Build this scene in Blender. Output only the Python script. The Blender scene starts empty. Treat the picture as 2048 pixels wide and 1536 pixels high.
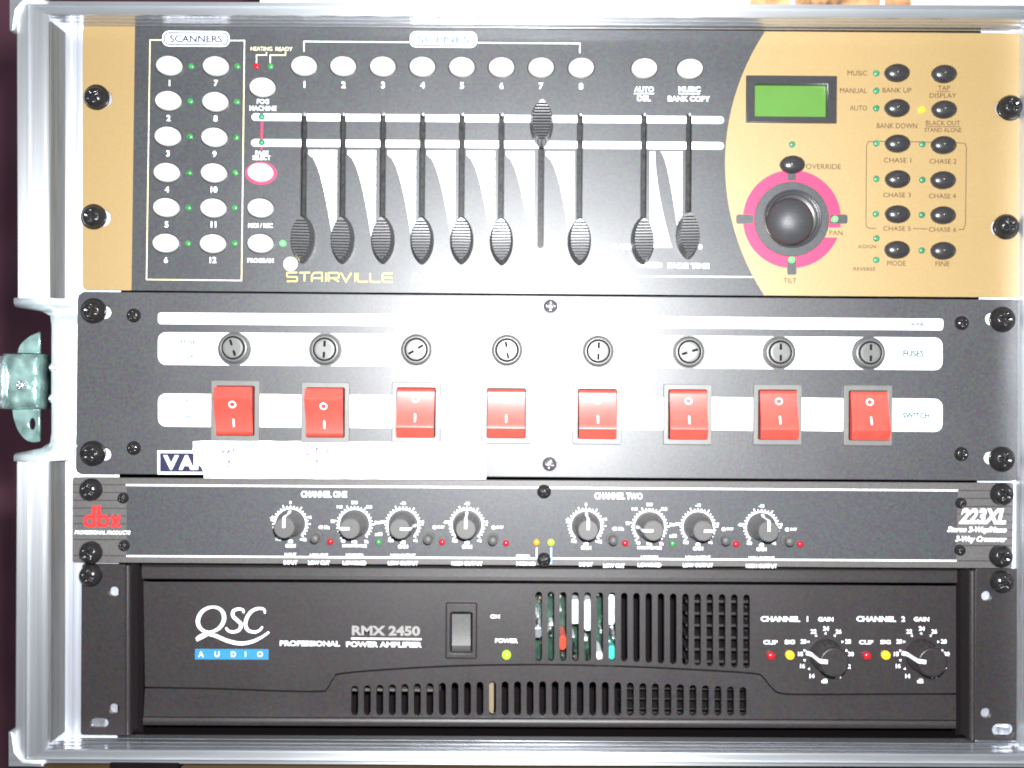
import bpy, bmesh, math, random
from math import sin, cos, pi, radians
from mathutils import Vector, Matrix
random.seed(7)
C = bpy.context.scene.collection
# ------------------------------------------------------------------ camera, light, exposure
S = 0.4826 / 1886.0            # metres per photograph pixel on the plane of the front panels
D = 0.50                       # lens to panel distance
ROLL = radians(0.45)
cam_d = bpy.data.cameras.new('camera'); cam = bpy.data.objects.new('camera', cam_d); C.objects.link(cam)
cam.location = (0, -D, 0)
cam.rotation_euler = (Matrix.Rotation(radians(90), 3, 'X') @ Matrix.Rotation(ROLL, 3, 'Z')).to_euler()
cam_d.sensor_width = 36; cam_d.lens = 36 * D / (2048 * S)
cam_d.clip_start = 0.01; cam_d.clip_end = 50
cam_d.dof.use_dof = True; cam_d.dof.focus_distance = D - 0.022; cam_d.dof.aperture_fstop = 5.6
bpy.context.scene.camera = cam
sc = bpy.context.scene
sc.view_settings.view_transform = 'Standard'; sc.view_settings.look = 'None'
sc.view_settings.exposure = 0.0; sc.view_settings.gamma = 1
sc.cycles.filter_width = 1.9
w = bpy.data.worlds.new('World'); sc.world = w; w.use_nodes = True
w.node_tree.nodes['Background'].inputs[0].default_value = (0.80, 0.86, 1.0, 1)
w.node_tree.nodes['Background'].inputs[1].default_value = 0.22
# the flash of the camera, right beside and above the lens
fl_d = bpy.data.lights.new('camera_flash', 'AREA'); fl_d.shape = 'RECTANGLE'; fl_d.size = 0.016; fl_d.size_y = 0.020
fl_d.energy = 9.6; fl_d.color = (0.97, 0.985, 1.0)
fl = bpy.data.objects.new('camera_flash', fl_d); C.objects.link(fl)
fl.location = (0.014, -D + 0.002, 0.040); fl.rotation_euler = (radians(90), 0, 0)
# added fill for the ambient light of the room, soft and weak
rl_d = bpy.data.lights.new('room_fill', 'AREA'); rl_d.size = 0.5; rl_d.energy = 1.2; rl_d.color = (1.0, 0.9, 0.78)
rl = bpy.data.objects.new('room_fill', rl_d); C.objects.link(rl)
rl.location = (0.5, -1.6, 1.5); rl.rotation_euler = (Vector((0, 0, 0)) - rl.location).to_track_quat('-Z', 'Y').to_euler()

# ------------------------------------------------------------------ materials
def mat(name, col, rough=0.5, metal=0.0, noise=0.06, nscale=300, bump=0.0, bscale=2500, emis=None, estr=0, coat=0, spec=0.5, trans=0, crough=0.12, ior=1.45, rvar=0.0, sss=0, aniso=None, brushed=None, chroma=False):
    m = bpy.data.materials.new(name); m.use_nodes = True
    nt = m.node_tree; b = nt.nodes['Principled BSDF']
    b.inputs['Roughness'].default_value = rough; b.inputs['Metallic'].default_value = metal
    b.inputs['Specular IOR Level'].default_value = spec; b.inputs['IOR'].default_value = ior
    b.inputs['Coat Weight'].default_value = coat; b.inputs['Coat Roughness'].default_value = crough
    b.inputs['Transmission Weight'].default_value = trans
    if sss: b.inputs['Subsurface Weight'].default_value = sss; b.inputs['Subsurface Radius'].default_value = (0.004, 0.001, 0.001)
    tc = nt.nodes.new('ShaderNodeNewGeometry')
    vec = tc.outputs['Position']
    if aniso:
        mp = nt.nodes.new('ShaderNodeVectorMath'); mp.operation = 'MULTIPLY'; mp.inputs[1].default_value = aniso
        nt.links.new(vec, mp.inputs[0]); vec = mp.outputs[0]
    n = nt.nodes.new('ShaderNodeTexNoise'); n.inputs['Scale'].default_value = nscale; n.inputs['Detail'].default_value = 4
    nt.links.new(vec, n.inputs['Vector'])
    r = nt.nodes.new('ShaderNodeMapRange'); r.data_type = 'FLOAT_VECTOR'
    r.inputs[7].default_value = (0.3, 0.3, 0.3); r.inputs[8].default_value = (0.7, 0.7, 0.7)
    r.inputs[9].default_value = (1 - noise,) * 3; r.inputs[10].default_value = (1 + noise,) * 3
    nt.links.new(n.outputs['Color'], r.inputs[6])
    if not chroma:
        nt.links.new(n.outputs['Fac'], r.inputs[6])
    mx = nt.nodes.new('ShaderNodeVectorMath'); mx.operation = 'MULTIPLY'; mx.inputs[0].default_value = col
    nt.links.new(r.outputs[1], mx.inputs[1]); nt.links.new(mx.outputs[0], b.inputs['Base Color'])
    if rvar:
        r2 = nt.nodes.new('ShaderNodeMapRange'); r2.inputs['From Min'].default_value = 0.3; r2.inputs['From Max'].default_value = 0.7
        r2.inputs['To Min'].default_value = max(0.02, rough - rvar); r2.inputs['To Max'].default_value = rough + rvar
        n3 = nt.nodes.new('ShaderNodeTexNoise'); n3.inputs['Scale'].default_value = 28; n3.inputs['Detail'].default_value = 5
        nt.links.new(tc.outputs['Position'], n3.inputs['Vector'])
        nt.links.new(n3.outputs['Fac'], r2.inputs['Value']); nt.links.new(r2.outputs[0], b.inputs['Roughness'])
    if bump:
        n2 = nt.nodes.new('ShaderNodeTexNoise'); n2.inputs['Scale'].default_value = bscale; n2.inputs['Detail'].default_value = 3
        nt.links.new(vec, n2.inputs['Vector'])
        bp = nt.nodes.new('ShaderNodeBump'); bp.inputs['Strength'].default_value = bump; bp.inputs['Distance'].default_value = 0.0004
        nt.links.new(n2.outputs['Fac'], bp.inputs['Height']); nt.links.new(bp.outputs[0], b.inputs['Normal'])
    if brushed:      # direction across the brushing lines, and its strength
        b.inputs['Anisotropic'].default_value = brushed[1]; cv_ = nt.nodes.new('ShaderNodeCombineXYZ')
        for q in range(3): cv_.inputs[q].default_value = brushed[0][q]
        nt.links.new(cv_.outputs[0], b.inputs['Tangent'])
    if emis:
        b.inputs['Emission Color'].default_value = (*emis, 1); b.inputs['Emission Strength'].default_value = estr
    return m
M = {}
M['black_panel'] = mat('black powder coated steel', (0.046, 0.046, 0.050), 0.425, chroma=True, noise=0.40, nscale=700, bump=0.12, rvar=0.035, spec=1.0)
M['controller_black'] = mat('black screen printed panel', (0.042, 0.044, 0.048), 0.42, chroma=True, noise=0.36, nscale=700, bump=0.1, rvar=0.03, spec=0.88)
M['grey_panel'] = mat('charcoal anodised panel', (0.10, 0.095, 0.092), 0.42, chroma=True, noise=0.22, nscale=800, bump=0.1, rvar=0.03)
M['crossover_black'] = mat('black anodised field', (0.052, 0.053, 0.058), 0.45, chroma=True, noise=0.30, nscale=700, bump=0.08)
M['amp_black'] = mat('moulded black plastic', (0.024, 0.0205, 0.021), 0.43, spec=0.66, chroma=True, noise=0.36, nscale=650, bump=0.2, rvar=0.03)
M['gold'] = mat('gold enamel', (0.312, 0.211, 0.083), 0.44, spec=0.95, coat=0.6, crough=0.42, chroma=True, noise=0.08, nscale=900, bump=0.1, rvar=0.02)
M['white_print'] = mat('white print', (0.86, 0.88, 0.9), 0.5, noise=0.02)
M['cream_print'] = mat('cream print', (0.85, 0.78, 0.5), 0.5, noise=0.02)
M['yellow_print'] = mat('yellow print', (0.85, 0.62, 0.14), 0.5, noise=0.02)
M['brown_print'] = mat('dark brown print', (0.06, 0.032, 0.018), 0.5, noise=0.02)
M['grey_print'] = mat('grey print', (0.26, 0.25, 0.24), 0.5)
M['blue_print'] = mat('blue grey print', (0.11, 0.17, 0.26), 0.5)
M['blue_line'] = mat('pale blue line print', (0.30, 0.46, 0.60), 0.5)
M['navy_print'] = mat('dark blue print', (0.016, 0.017, 0.05), 0.45)
M['faded_print'] = mat('pale blue print', (0.03, 0.11, 0.14), 0.5)
M['cyan_print'] = mat('cyan print', (0.03, 0.20, 0.40), 0.5)
M['pink_print'] = mat('magenta print', (0.56, 0.035, 0.105), 0.5)
M['red_print'] = mat('red print', (0.62, 0.03, 0.03), 0.5)
M['dark_line'] = mat('dark line print', (0.02, 0.02, 0.022), 0.5)
M['white_button'] = mat('ivory button rubber', (0.78, 0.77, 0.73), 0.45, noise=0.02, coat=0.1)
M['black_button'] = mat('black button plastic', (0.028, 0.027, 0.028), 0.28, noise=0.1, spec=0.7)
M['knob_black'] = mat('matt black knob', (0.032, 0.032, 0.034), 0.33, noise=0.15, nscale=900, spec=0.7)
M['fader_black'] = mat('grey black fader plastic', (0.050, 0.050, 0.052), 0.36, noise=0.15, nscale=900, spec=1.0)
M['ball_black'] = mat('matt rubber ball', (0.040, 0.041, 0.045), 0.48, noise=0.25, nscale=1500, bump=0.3, spec=0.7)
M['rim'] = mat('satin aluminium rim', (0.68, 0.71, 0.735), 0.43, metal=0.84, noise=0.10, nscale=400, bump=0.2, bscale=600, aniso=(0.05, 1, 1), brushed=((0, 0, 1), 0.8))
M['knob_grey'] = mat('charcoal knob', (0.085, 0.082, 0.080), 0.5, noise=0.12, nscale=900)
M['screw_black'] = mat('black oxide screw', (0.035, 0.033, 0.034), 0.2, metal=0.55, noise=0.2, nscale=600)
M['screw_grey'] = mat('zinc screw', (0.28, 0.26, 0.30), 0.28, metal=0.8)
M['fuse_ring'] = mat('grey bakelite', (0.080, 0.080, 0.077), 0.42, noise=0.1, spec=1.0)
M['fuse_cap'] = mat('grey bakelite cap', (0.12, 0.12, 0.115), 0.42, noise=0.1, spec=1.0)
M['bezel_grey'] = mat('switch frame plastic', (0.125, 0.125, 0.117), 0.44, noise=0.08, spec=0.9)
M['red_rocker'] = mat('translucent red plastic', (0.62, 0.060, 0.042), 0.38, noise=0.10, nscale=180, sss=0.25, spec=0.9, coat=0.45, crough=0.36)
M['alu'] = mat('brushed aluminium', (0.80, 0.82, 0.85), 0.30, metal=0.82, noise=0.10, nscale=60, bump=0.35, bscale=260, rvar=0.06, aniso=(1, 1, 1))
M['alu_h'] = mat('brushed aluminium lengthwise', (0.74, 0.76, 0.80), 0.24, metal=0.92, noise=0.06, nscale=400, bump=0.05, bscale=600, aniso=(0.02, 1, 1), brushed=((0, 1, 0), 0.8))
M['alu_v'] = mat('brushed aluminium upright', (0.62, 0.64, 0.66), 0.44, metal=0.84, noise=0.12, nscale=400, bump=0.2, bscale=600, aniso=(1, 1, 0.02), brushed=((1, 0, 0), 0.75))
M['rail'] = mat('rack rail aluminium', (0.70, 0.73, 0.80), 0.46, metal=0.75, noise=0.08, nscale=500, aniso=(1, 1, 0.03), brushed=((1, 0, 0), 0.7))
M['dish'] = mat('pressed zinc dish', (0.80, 0.88, 0.92), 0.30, metal=0.6, noise=0.1, nscale=80, bump=0.3, bscale=90)
M['latch'] = mat('zinc plated latch', (0.42, 0.64, 0.59), 0.24, metal=0.72, noise=0.5, nscale=110, bump=1.0, bscale=140)  # teal of the greenish reflection is put into the base colour
M['wall_dark'] = mat('dark reflection strip', (0.12, 0.12, 0.115), 0.7, noise=0.2, nscale=400, aniso=(1, 1, 0.05))  # dark reflection on the inner leg, put into the colour
M['laminate'] = mat('black laminate', (0.02, 0.02, 0.02), 0.5)
M['cavity'] = mat('black cavity', (0.006, 0.004, 0.005), 0.8, spec=0.1)  # near black, also carries the shade painted into recesses and gaps
M['slot'] = mat('fader slot liner', (0.030, 0.030, 0.030), 0.35, spec=0.2, noise=0.5, nscale=500)
M['steel'] = mat('bright steel', (0.75, 0.78, 0.82), 0.22, metal=0.9, noise=0.2, nscale=500)
M['lcd'] = mat('green display glass', (0.085, 0.195, 0.040), 0.3, noise=0.05, nscale=60, chroma=True, emis=(0.20, 0.52, 0.08), estr=0.03)
M['led_off'] = mat('green led lens', (0.045, 0.21, 0.065), 0.25, noise=0.4, nscale=600)
M['led_on'] = mat('lit green led', (0.12, 0.6, 0.16), 0.25, emis=(0.3, 1.0, 0.35), estr=0.35)
M['led_teal'] = mat('teal led lens', (0.04, 0.19, 0.10), 0.25, noise=0.35, nscale=600)
M['led_red'] = mat('red led lens', (0.38, 0.014, 0.022), 0.2)
M['led_yellow'] = mat('yellow led lens', (0.85, 0.6, 0.02), 0.2, emis=(1, 0.8, 0.1), estr=0.15)
M['led_bright'] = mat('lit yellow green led', (0.3, 0.7, 0.03), 0.25, emis=(0.45, 1.0, 0.05), estr=0.7)
M['led_amber'] = mat('amber led lens', (0.65, 0.28, 0.02), 0.2)
M['tape'] = mat('white cloth tape', (0.88, 0.87, 0.88), 0.6, noise=0.03, nscale=500, bump=0.4, bscale=1800)
M['ink'] = mat('violet ink', (0.10, 0.045, 0.16), 0.6)
M['pcb'] = mat('green circuit board', (0.006, 0.04, 0.022), 0.4, noise=0.6, nscale=300)
M['cap_white'] = mat('pale transformer tape', (0.7, 0.75, 0.75), 0.4)
M['teal_part'] = mat('teal component', (0.05, 0.45, 0.35), 0.35)
M['red_part'] = mat('red component', (0.7, 0.05, 0.02), 0.35)
M['cream_part'] = mat('cream insulation board', (0.20, 0.16, 0.10), 0.5)
M['fin'] = mat('heat sink', (0.035, 0.032, 0.032), 0.45, metal=0.3)

# ------------------------------------------------------------------ helpers
cr, sr = cos(ROLL), sin(ROLL)
def un(px, py):
    dx, dy = px - 1024, py - 768
    return dx * cr + dy * sr, -dx * sr + dy * cr
def at(px, py, h=0.0):
    x, y = un(px, py); k = S * (1 - h / D)
    return Vector((x * k, -h, -y * k))
WL = {}
def thing(name, label, cat, loc, group=None):
    o = bpy.data.objects.new(name, None); C.objects.link(o); o.location = loc; o.empty_display_size = 0.02
    o['label'] = label; o['category'] = cat
    if group: o['group'] = group
    WL[o] = Vector(loc); return o
def link(name, me, m, parent, origin=(0, 0, 0), label=None, rot=None):
    """link mesh (local to origin) at world position origin under parent"""
    o = bpy.data.objects.new(name, me)
    if m is not None and not me.materials: me.materials.append(m)
    elif m is not None and me.materials[0] is not m: o.material_slots[0].link = 'OBJECT'; o.material_slots[0].material = m
    C.objects.link(o); origin = Vector(origin); WL[o] = origin
    if parent is not None: o.parent = parent; o.location = origin - WL[parent]
    else: o.location = origin
    if rot is not None: o.rotation_euler = rot
    if label: o['label'] = label
    return o
def world_mesh(name, verts, faces, m, parent, smooth=False, label=None):
    vs = [Vector(v) for v in verts]
    lo = Vector([min(v[i] for v in vs) for i in range(3)]); hi = Vector([max(v[i] for v in vs) for i in range(3)])
    c = (lo + hi) / 2
    me = bpy.data.meshes.new(name); me.from_pydata([v - c for v in vs], [], faces); me.update()
    bm = bmesh.new(); bm.from_mesh(me); bmesh.ops.recalc_face_normals(bm, faces=bm.faces); bm.to_mesh(me); bm.free()
    if smooth:
        for p in me.polygons: p.use_smooth = True
    return link(name, me, m, parent, c, label)
def plate(name, loops, h, thick, m, parent, bevel=0.0, label=None, raw=False):
    """flat plate with holes; loops in photograph pixels on the plane h; first loop outside, others holes"""
    cu = bpy.data.curves.new(name, 'CURVE'); cu.dimensions = '2D'; cu.fill_mode = 'BOTH'
    cu.extrude = max(thick / 2 - bevel, 0); cu.bevel_depth = bevel; cu.bevel_resolution = 1; cu.offset = -bevel
    for lp in loops:
        pts = [at(x, y, h) for x, y in lp]
        sp = cu.splines.new('POLY'); sp.points.add(len(pts) - 1); sp.use_cyclic_u = True
        for p, q in zip(sp.points, pts): p.co = (q.x, q.z, 0, 1)
    ob = bpy.data.objects.new('tmp', cu); me = bpy.data.meshes.new_from_object(ob)
    bpy.data.objects.remove(ob); bpy.data.curves.remove(cu)
    me.transform(Matrix.Translation((0, -(h - thick / 2), 0)) @ Matrix.Rotation(pi / 2, 4, 'X'))
    vs = [v.co for v in me.vertices]
    c = Vector([(min(v[i] for v in vs) + max(v[i] for v in vs)) / 2 for i in range(3)])
    me.transform(Matrix.Translation(-c)); me.materials.clear(); me.name = name
    if label is None: label = None
    return link(name, me, m, parent, c, label)
def rquad(c, r, n=4):
    """rounded quadrilateral from four pixel corners in order"""
    out = []
    for i in range(4):
        p = Vector(c[i]); a = (Vector(c[i - 1]) - p).normalized(); b = (Vector(c[(i + 1) % 4]) - p).normalized()
        if r <= 0: out.append(tuple(p)); continue
        cen = p + (a + b) * r
        s0 = -b * r; s1 = -a * r
        for k in range(n + 1):
            t = k / n * pi / 2
            q = cen + s0 * cos(t) + s1 * sin(t); out.append((q.x, q.y))
    return out
def rect(x0, y0, x1, y1, r=0, tilt=0.008):
    cx = (x0 + x1) / 2; cy = (y0 + y1) / 2
    return rquad([(x + -(y - cy) * tilt, y + (x - cx) * tilt) for x, y in ((x0, y0), (x1, y0), (x1, y1), (x0, y1))], r)
def circ(cx, cy, r, n=32, ry=None):
    ry = ry or r
    return [(cx + r * cos(2 * pi * i / n), cy + ry * sin(2 * pi * i / n)) for i in range(n)]
def stad(x0, y0, x1, y1, r, n=8):
    """stadium between two points"""
    a = math.atan2(y1 - y0, x1 - x0); out = []
    for k in range(n + 1): t = a + pi / 2 + pi * k / n; out.append((x0 + r * cos(t), y0 + r * sin(t)))
    for k in range(n + 1): t = a - pi / 2 + pi * k / n; out.append((x1 + r * cos(t), y1 + r * sin(t)))
    return out
PR = 0.00012
def pr(name, loops, m, parent, lvl=1, base=0.0):
    """thin layer of print"""
    h = base + PR * lvl
    return plate(name, loops, h, 0.00006, m, parent)
TC = {}
def text(s, px, py, cap, m, parent, width=None, bold=0.0, shear=0.0, base=0.0, lvl=2, name='lettering', align='C'):
    key = (s, bold, shear)
    if key not in TC:
        cu = bpy.data.curves.new('t', 'FONT'); cu.body = s; cu.size = 1; cu.offset = bold; cu.shear = shear; cu.resolution_u = 3
        cu.fill_mode = 'FRONT'
        ob = bpy.data.objects.new('tmp', cu); me = bpy.data.meshes.new_from_object(ob)
        bpy.data.objects.remove(ob); bpy.data.curves.remove(cu); me.materials.clear(); TC[key] = me
    me = TC[key].copy(); me.name = name
    xs = [v.co.x for v in me.vertices]; ys = [v.co.y for v in me.vertices]
    w0 = max(xs) - min(xs); h0 = max(ys) - min(ys)
    k = cap / h0; kx = width / w0 if width else k
    cx, cy = (max(xs) + min(xs)) / 2, (max(ys) + min(ys)) / 2
    if align == 'L': cx = min(xs)
    if align == 'R': cx = max(xs)
    me.transform(Matrix.Diagonal((kx * S, k * S, 1, 1)) @ Matrix.Translation((-cx, -cy, 0)))
    me.transform(Matrix.Rotation(pi / 2, 4, 'X'))
    return link(name, me, m, parent, at(px, py, base + PR * lvl))
def ribbon_pts(pts, w, closed=False):
    L, R = [], []; n = len(pts); P = [Vector(p) for p in pts]
    for i in range(n):
        if closed: a, b = P[i - 1], P[(i + 1) % n]
        else: a, b = P[max(i - 1, 0)], P[min(i + 1, n - 1)]
        d1 = (P[i] - a).normalized() if (P[i] - a).length > 1e-9 else (b - P[i]).normalized()
        d2 = (b - P[i]).normalized() if (b - P[i]).length > 1e-9 else d1
        t = (d1 + d2); t = t.normalized() if t.length > 1e-6 else d1
        nn = Vector((-t.y, t.x)); c = max(0.35, nn.dot(Vector((-d1.y, d1.x))))
        ww = w[i] if isinstance(w, (list, tuple)) else w
        L.append(P[i] + nn * ww / 2 / c); R.append(P[i] - nn * ww / 2 / c)
    return L, R
def strokes(name, lines, w, m, parent, base=0.0, lvl=2, closed=False):
    vs, fs = [], []
    for j, ln in enumerate(lines):
        L, R = ribbon_pts(ln, w, closed); b = len(vs); n = len(L); h = base + PR * lvl + 0.00002 * j
        for a, c in zip(L, R): vs.append(at(a.x, a.y, h)); vs.append(at(c.x, c.y, h))
        for i in range(n if closed else n - 1):
            k = (i + 1) % n; fs.append((b + 2 * i, b + 2 * i + 1, b + 2 * k + 1, b + 2 * k))
    o = world_mesh(name, vs, fs, m, parent)
    for p in o.data.polygons:
        if p.normal.y > 0: p.flip()
    return o
def smooth(pts, n=6):
    P = [Vector(p) for p in pts]; P = [2 * P[0] - P[1]] + P + [2 * P[-1] - P[-2]]; out = []
    for i in range(1, len(P) - 2):
        for k in range(n):
            t = k / n
            out.append(0.5 * ((2 * P[i]) + (-P[i - 1] + P[i + 1]) * t + (2 * P[i - 1] - 5 * P[i] + 4 * P[i + 1] - P[i + 2]) * t * t + (-P[i - 1] + 3 * P[i] - 3 * P[i + 1] + P[i + 2]) * t ** 3))
    out.append(P[-2]); return [tuple(p) for p in out]
def lathe(name, prof, n=32, sx=1.0, sz=1.0, mesh_only=True, smooth_=True, hfun=None):
    """profile [(r px, h m)] around the axis towards the viewer; local mesh"""
    vs, fs = [], []
    for r, h in prof:
        for i in range(n):
            a = 2 * pi * i / n; vs.append((r * S * cos(a) * sx, -h, r * S * sin(a) * sz))
    for j in range(len(prof) - 1):
        for i in range(n):
            k = (i + 1) % n; fs.append((j * n + i, j * n + k, (j + 1) * n + k, (j + 1) * n + i))
    fs.append(tuple((len(prof) - 1) * n + i for i in range(n)))
    me = bpy.data.meshes.new(name); me.from_pydata(vs, [], fs)
    bm = bmesh.new(); bm.from_mesh(me); bmesh.ops.remove_doubles(bm, verts=bm.verts, dist=1e-7)
    bmesh.ops.recalc_face_normals(bm, faces=bm.faces); bm.to_mesh(me); bm.free()
    if smooth_:
        for p in me.polygons: p.use_smooth = True
    return me
def boxw(name, px0, py0, px1, py1, h0, h1, m, parent, bev=0.0, label=None):
    """box in pixels (on plane h1, the front) from height h0 to h1"""
    a = at(px0, py0, h1); b = at(px1, py1, h1); cc = (a + b) / 2
    sx, sz = abs(b.x - a.x), abs(a.z - b.z)
    bm = bmesh.new(); bmesh.ops.create_cube(bm, size=1); bmesh.ops.scale(bm, verts=bm.verts, vec=(sx, h1 - h0, sz))
    if bev: bmesh.ops.bevel(bm, geom=list(bm.edges), offset=bev, segments=2, affect='EDGES')
    me = bpy.data.meshes.new(name); bm.to_mesh(me); bm.free()
    return link(name, me, m, parent, (cc.x, -(h0 + h1) / 2, cc.z), label)

# shared small meshes
def dome_prof(r, h, base=0.0, edge=0.0006, n=7):
    p = [(r, base - 0.0005), (r, base + edge)]
    for k in range(1, n + 1):
        t = k / n * pi / 2; p.append((r * cos(t) if k < n else 0.01, base + edge + (h - edge) * sin(t)))
    return p
def flat_dome(r, h, lip=0.82):
    return [(r, -0.0005), (r, h * 0.45), (r * 0.97, h * 0.72), (r * lip, h * 0.95), (r * 0.6, h), (r * 0.2, h * 0.985), (0.01, h * 0.98)]
ME = {}
ME['button'] = lathe('push_button', [(25.2, -0.0005), (25.2, 0.0016), (24.3, 0.0027), (21.5, 0.0035), (15, 0.0041), (8, 0.0042), (2.4, 0.00415), (2.0, 0.0044), (0.01, 0.0045)], 40, 1, 0.735)
ME['button_collar'] = lathe('button_collar', [(28, -0.0002), (28, 0.00035), (26.2, 0.0005), (26.0, 0.0001)], 40, 1, 0.76)
ME['dome_button'] = lathe('push_button', [(25, -0.0005), (25, 0.0010), (24.5, 0.00165), (22.8, 0.0024), (20, 0.0030), (16, 0.0035), (11, 0.0039), (6, 0.0041), (2.6, 0.00415), (2.2, 0.0044), (0.01, 0.0045)], 40, 1, 0.72)
ME['led'] = lathe('indicator_light', dome_prof(6.3, 0.0014), 16)
ME['led_big'] = lathe('indicator_light', dome_prof(9.0, 0.0028, edge=0.0012), 20)
ME['led_small'] = lathe('indicator_light', dome_prof(6.6, 0.0020, edge=0.0008), 16)
def screw_mesh(name, R, H, rec=0.52, arm=0.15, depth=0.0028, hexa=False):
    n, rings = 48, 14; vs, fs = [], []
    for j in range(rings + 1):
        t = j / rings; r = R * (1 - t)
        for i in range(n):
            a = 2 * pi * i / n
            x, y = r * cos(a), r * sin(a); q = r / R
            h = H * math.sqrt(max(0.0, 1 - 0.96 * q * q)) * 1.0
            if q < rec and (abs(x) < arm * R or abs(y) < arm * R): h -= depth
            elif q < rec * 0.35: h -= depth
            vs.append((x * S, -h, y * S))
    for j in range(rings):
        for i in range(n):
            k = (i + 1) % n; fs.append((j * n + i, j * n + k, (j + 1) * n + k, (j + 1) * n + i))
    b = len(vs)
    for i in range(n): a = 2 * pi * i / n; vs.append((R * S * cos(a), 0.0005, R * S * sin(a)))
    for i in range(n): k = (i + 1) % n; fs.append((i, k, b + k, b + i))
    me = bpy.data.meshes.new(name); me.from_pydata(vs, [], fs)
    bm = bmesh.new(); bm.from_mesh(me); bmesh.ops.remove_doubles(bm, verts=bm.verts, dist=1e-7); bmesh.ops.recalc_face_normals(bm, faces=bm.faces); bm.to_mesh(me); bm.free()
    for p in me.polygons: p.use_smooth = True
    return me
ME['rack_screw'] = screw_mesh('rack_screw', 22.5, 0.0048)
ME['bolt'] = screw_mesh('screw', 14, 0.0026, depth=0.001)
ME['small_bolt'] = screw_mesh('screw', 11, 0.0034, depth=0.001)
ME['washer'] = lathe('washer', [(25.5, -0.0002), (25.5, 0.0008), (24.5, 0.0010), (15, 0.0010)], 32)
def rack_screw(parent, px, py, h=0.0, rot=0.0, washer=True):
    s = link('rack_screw', ME['rack_screw'], M['screw_black'], parent, at(px, py, h + 0.0010), rot=(0, rot, 0))
    if washer: link('washer', ME['washer'], M['screw_black'], s, at(px, py, h))
    return s

# ------------------------------------------------------------------ room behind (only what shows round the case)
def sheet(name, co, m, kind, label=None, th=0.02):
    o = world_mesh(name, [*co, *[Vector(c) + Vector(th) for c in co]] if not isinstance(th, float) else co, [(0, 1, 2, 3)] if isinstance(th, float) else [(0, 1, 2, 3), (7, 6, 5, 4), (0, 4, 5, 1), (1, 5, 6, 2), (2, 6, 7, 3), (3, 7, 4, 0)], m, None)
    o['kind'] = kind
    return o
M['backdrop'] = mat('dusky maroon wall', (0.27, 0.11, 0.15), 0.8, noise=0.3, nscale=6)
M['floor'] = mat('dark floor', (0.03, 0.022, 0.02), 0.6, noise=0.3, nscale=6)
wall = sheet('wall', [(-3, 1.1, -0.9), (3, 1.1, -0.9), (3, 1.1, 2.0), (-3, 1.1, 2.0)], M['backdrop'], 'structure', th=(0, 0.1, 0))
floor = sheet('floor', [(-3, -2, -0.95), (3, -2, -0.95), (3, 1.1, -0.95), (-3, 1.1, -0.95)], M['floor'], 'structure', th=(0, 0, -0.05))

# ------------------------------------------------------------------ flight case
HR = 0.015       # rim stands this far in front of the panels
RB = -0.0030     # front of the rack rails
case = thing('flight_case', 'silver edged flight case holding four rack units, with a sunken latch on its left side', 'flight case', at(1034, 1530, 0))
# outer corners of the rim in pixels, on plane HR, and width of the rim
TL, TR, BR, BL = (25, -4), (2140, 5), (2136, 1541), (22, 1532)
def inward(corner, nxt, prv, t):
    p = Vector(corner); a = (Vector(nxt) - p).normalized(); b = (Vector(prv) - p).normalized(); return p + (a + b) * t
PROF = [(0, -0.03), (0, 0.0095), (1.5, 0.0115), (5, 0.0125), (27, 0.0128), (29.0, 0.0128), (30.2, 0.0158), (32.8, 0.0158), (34, 0.0149), (62, 0.0150), (68, 0.0146), (70, 0.0138), (70.5, 0.0095), (69.8, 0.0090), (69.8, 0.0050), (70.5, 0.0045), (70.5, -0.006), (66, -0.006), (66, -0.03)]
PROFT = [(t * (33 / 70.5), h) for t, h in PROF]
def pxh(p, h):     # pixel on plane HR but placed at height h straight behind/before it (same x and z)
    v = at(p[0], p[1], HR); return Vector((v.x, -h, v.z))
def rail_piece(name, A, B, insetA, insetB, prof, m, ends=None, nseg=1, scaleT=1.0, jig=0.0):
    """profile swept from A to B; inward shift per unit t at both ends"""
    vs, fs = [], []; n = len(prof)
    for s in range(nseg + 1):
        f = s / nseg
        for t, h in prof:
            p = Vector(A) + Vector(insetA) * t; q = Vector(B) + Vector(insetB) * t
            r = p.lerp(q, f); vs.append(pxh((r.x, r.y), h))
    for s in range(nseg):
        for i in range(n - 1): fs.append((s * n + i, s * n + i + 1, (s + 1) * n + i + 1, (s + 1) * n + i))
    fs.append(tuple(range(n))); fs.append(tuple(nseg * n + i for i in range(n)))
    o = world_mesh(name, vs, fs, m, case)
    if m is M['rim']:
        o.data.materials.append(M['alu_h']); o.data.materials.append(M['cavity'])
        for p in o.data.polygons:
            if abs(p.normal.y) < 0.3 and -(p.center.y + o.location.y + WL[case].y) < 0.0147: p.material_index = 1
            if -(p.center.y + o.location.y + WL[case].y) < -0.0058: p.material_index = 2  # deep rear faces coloured black in place of shade
    return o
k = 33 / 70.5
W = 70.5
# left rim in two lengths, interrupted by the latch dish; top and bottom rims narrower
def top_in(t): return t
L_up = rail_piece('rim_rail', TL, (27, 597), (1, k), (1, 0), PROF, M['alu_v'], nseg=10)
L_lo = rail_piece('rim_rail', (25, 921), BL, (1, 0), (1, -k), PROF, M['alu_v'], nseg=10)
R_ = rail_piece('rim_rail', TR, BR, (-1, k), (-1, -k), PROF, M['alu_v'])
T_ = rail_piece('rim_rail', TL, TR, (1 / k, 1), (-1 / k, 1), PROFT, M['rim'])
B_ = rail_piece('rim_rail', BL, BR, (1 / k, -1), (-1 / k, -1), PROFT, M['rim'])
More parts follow.
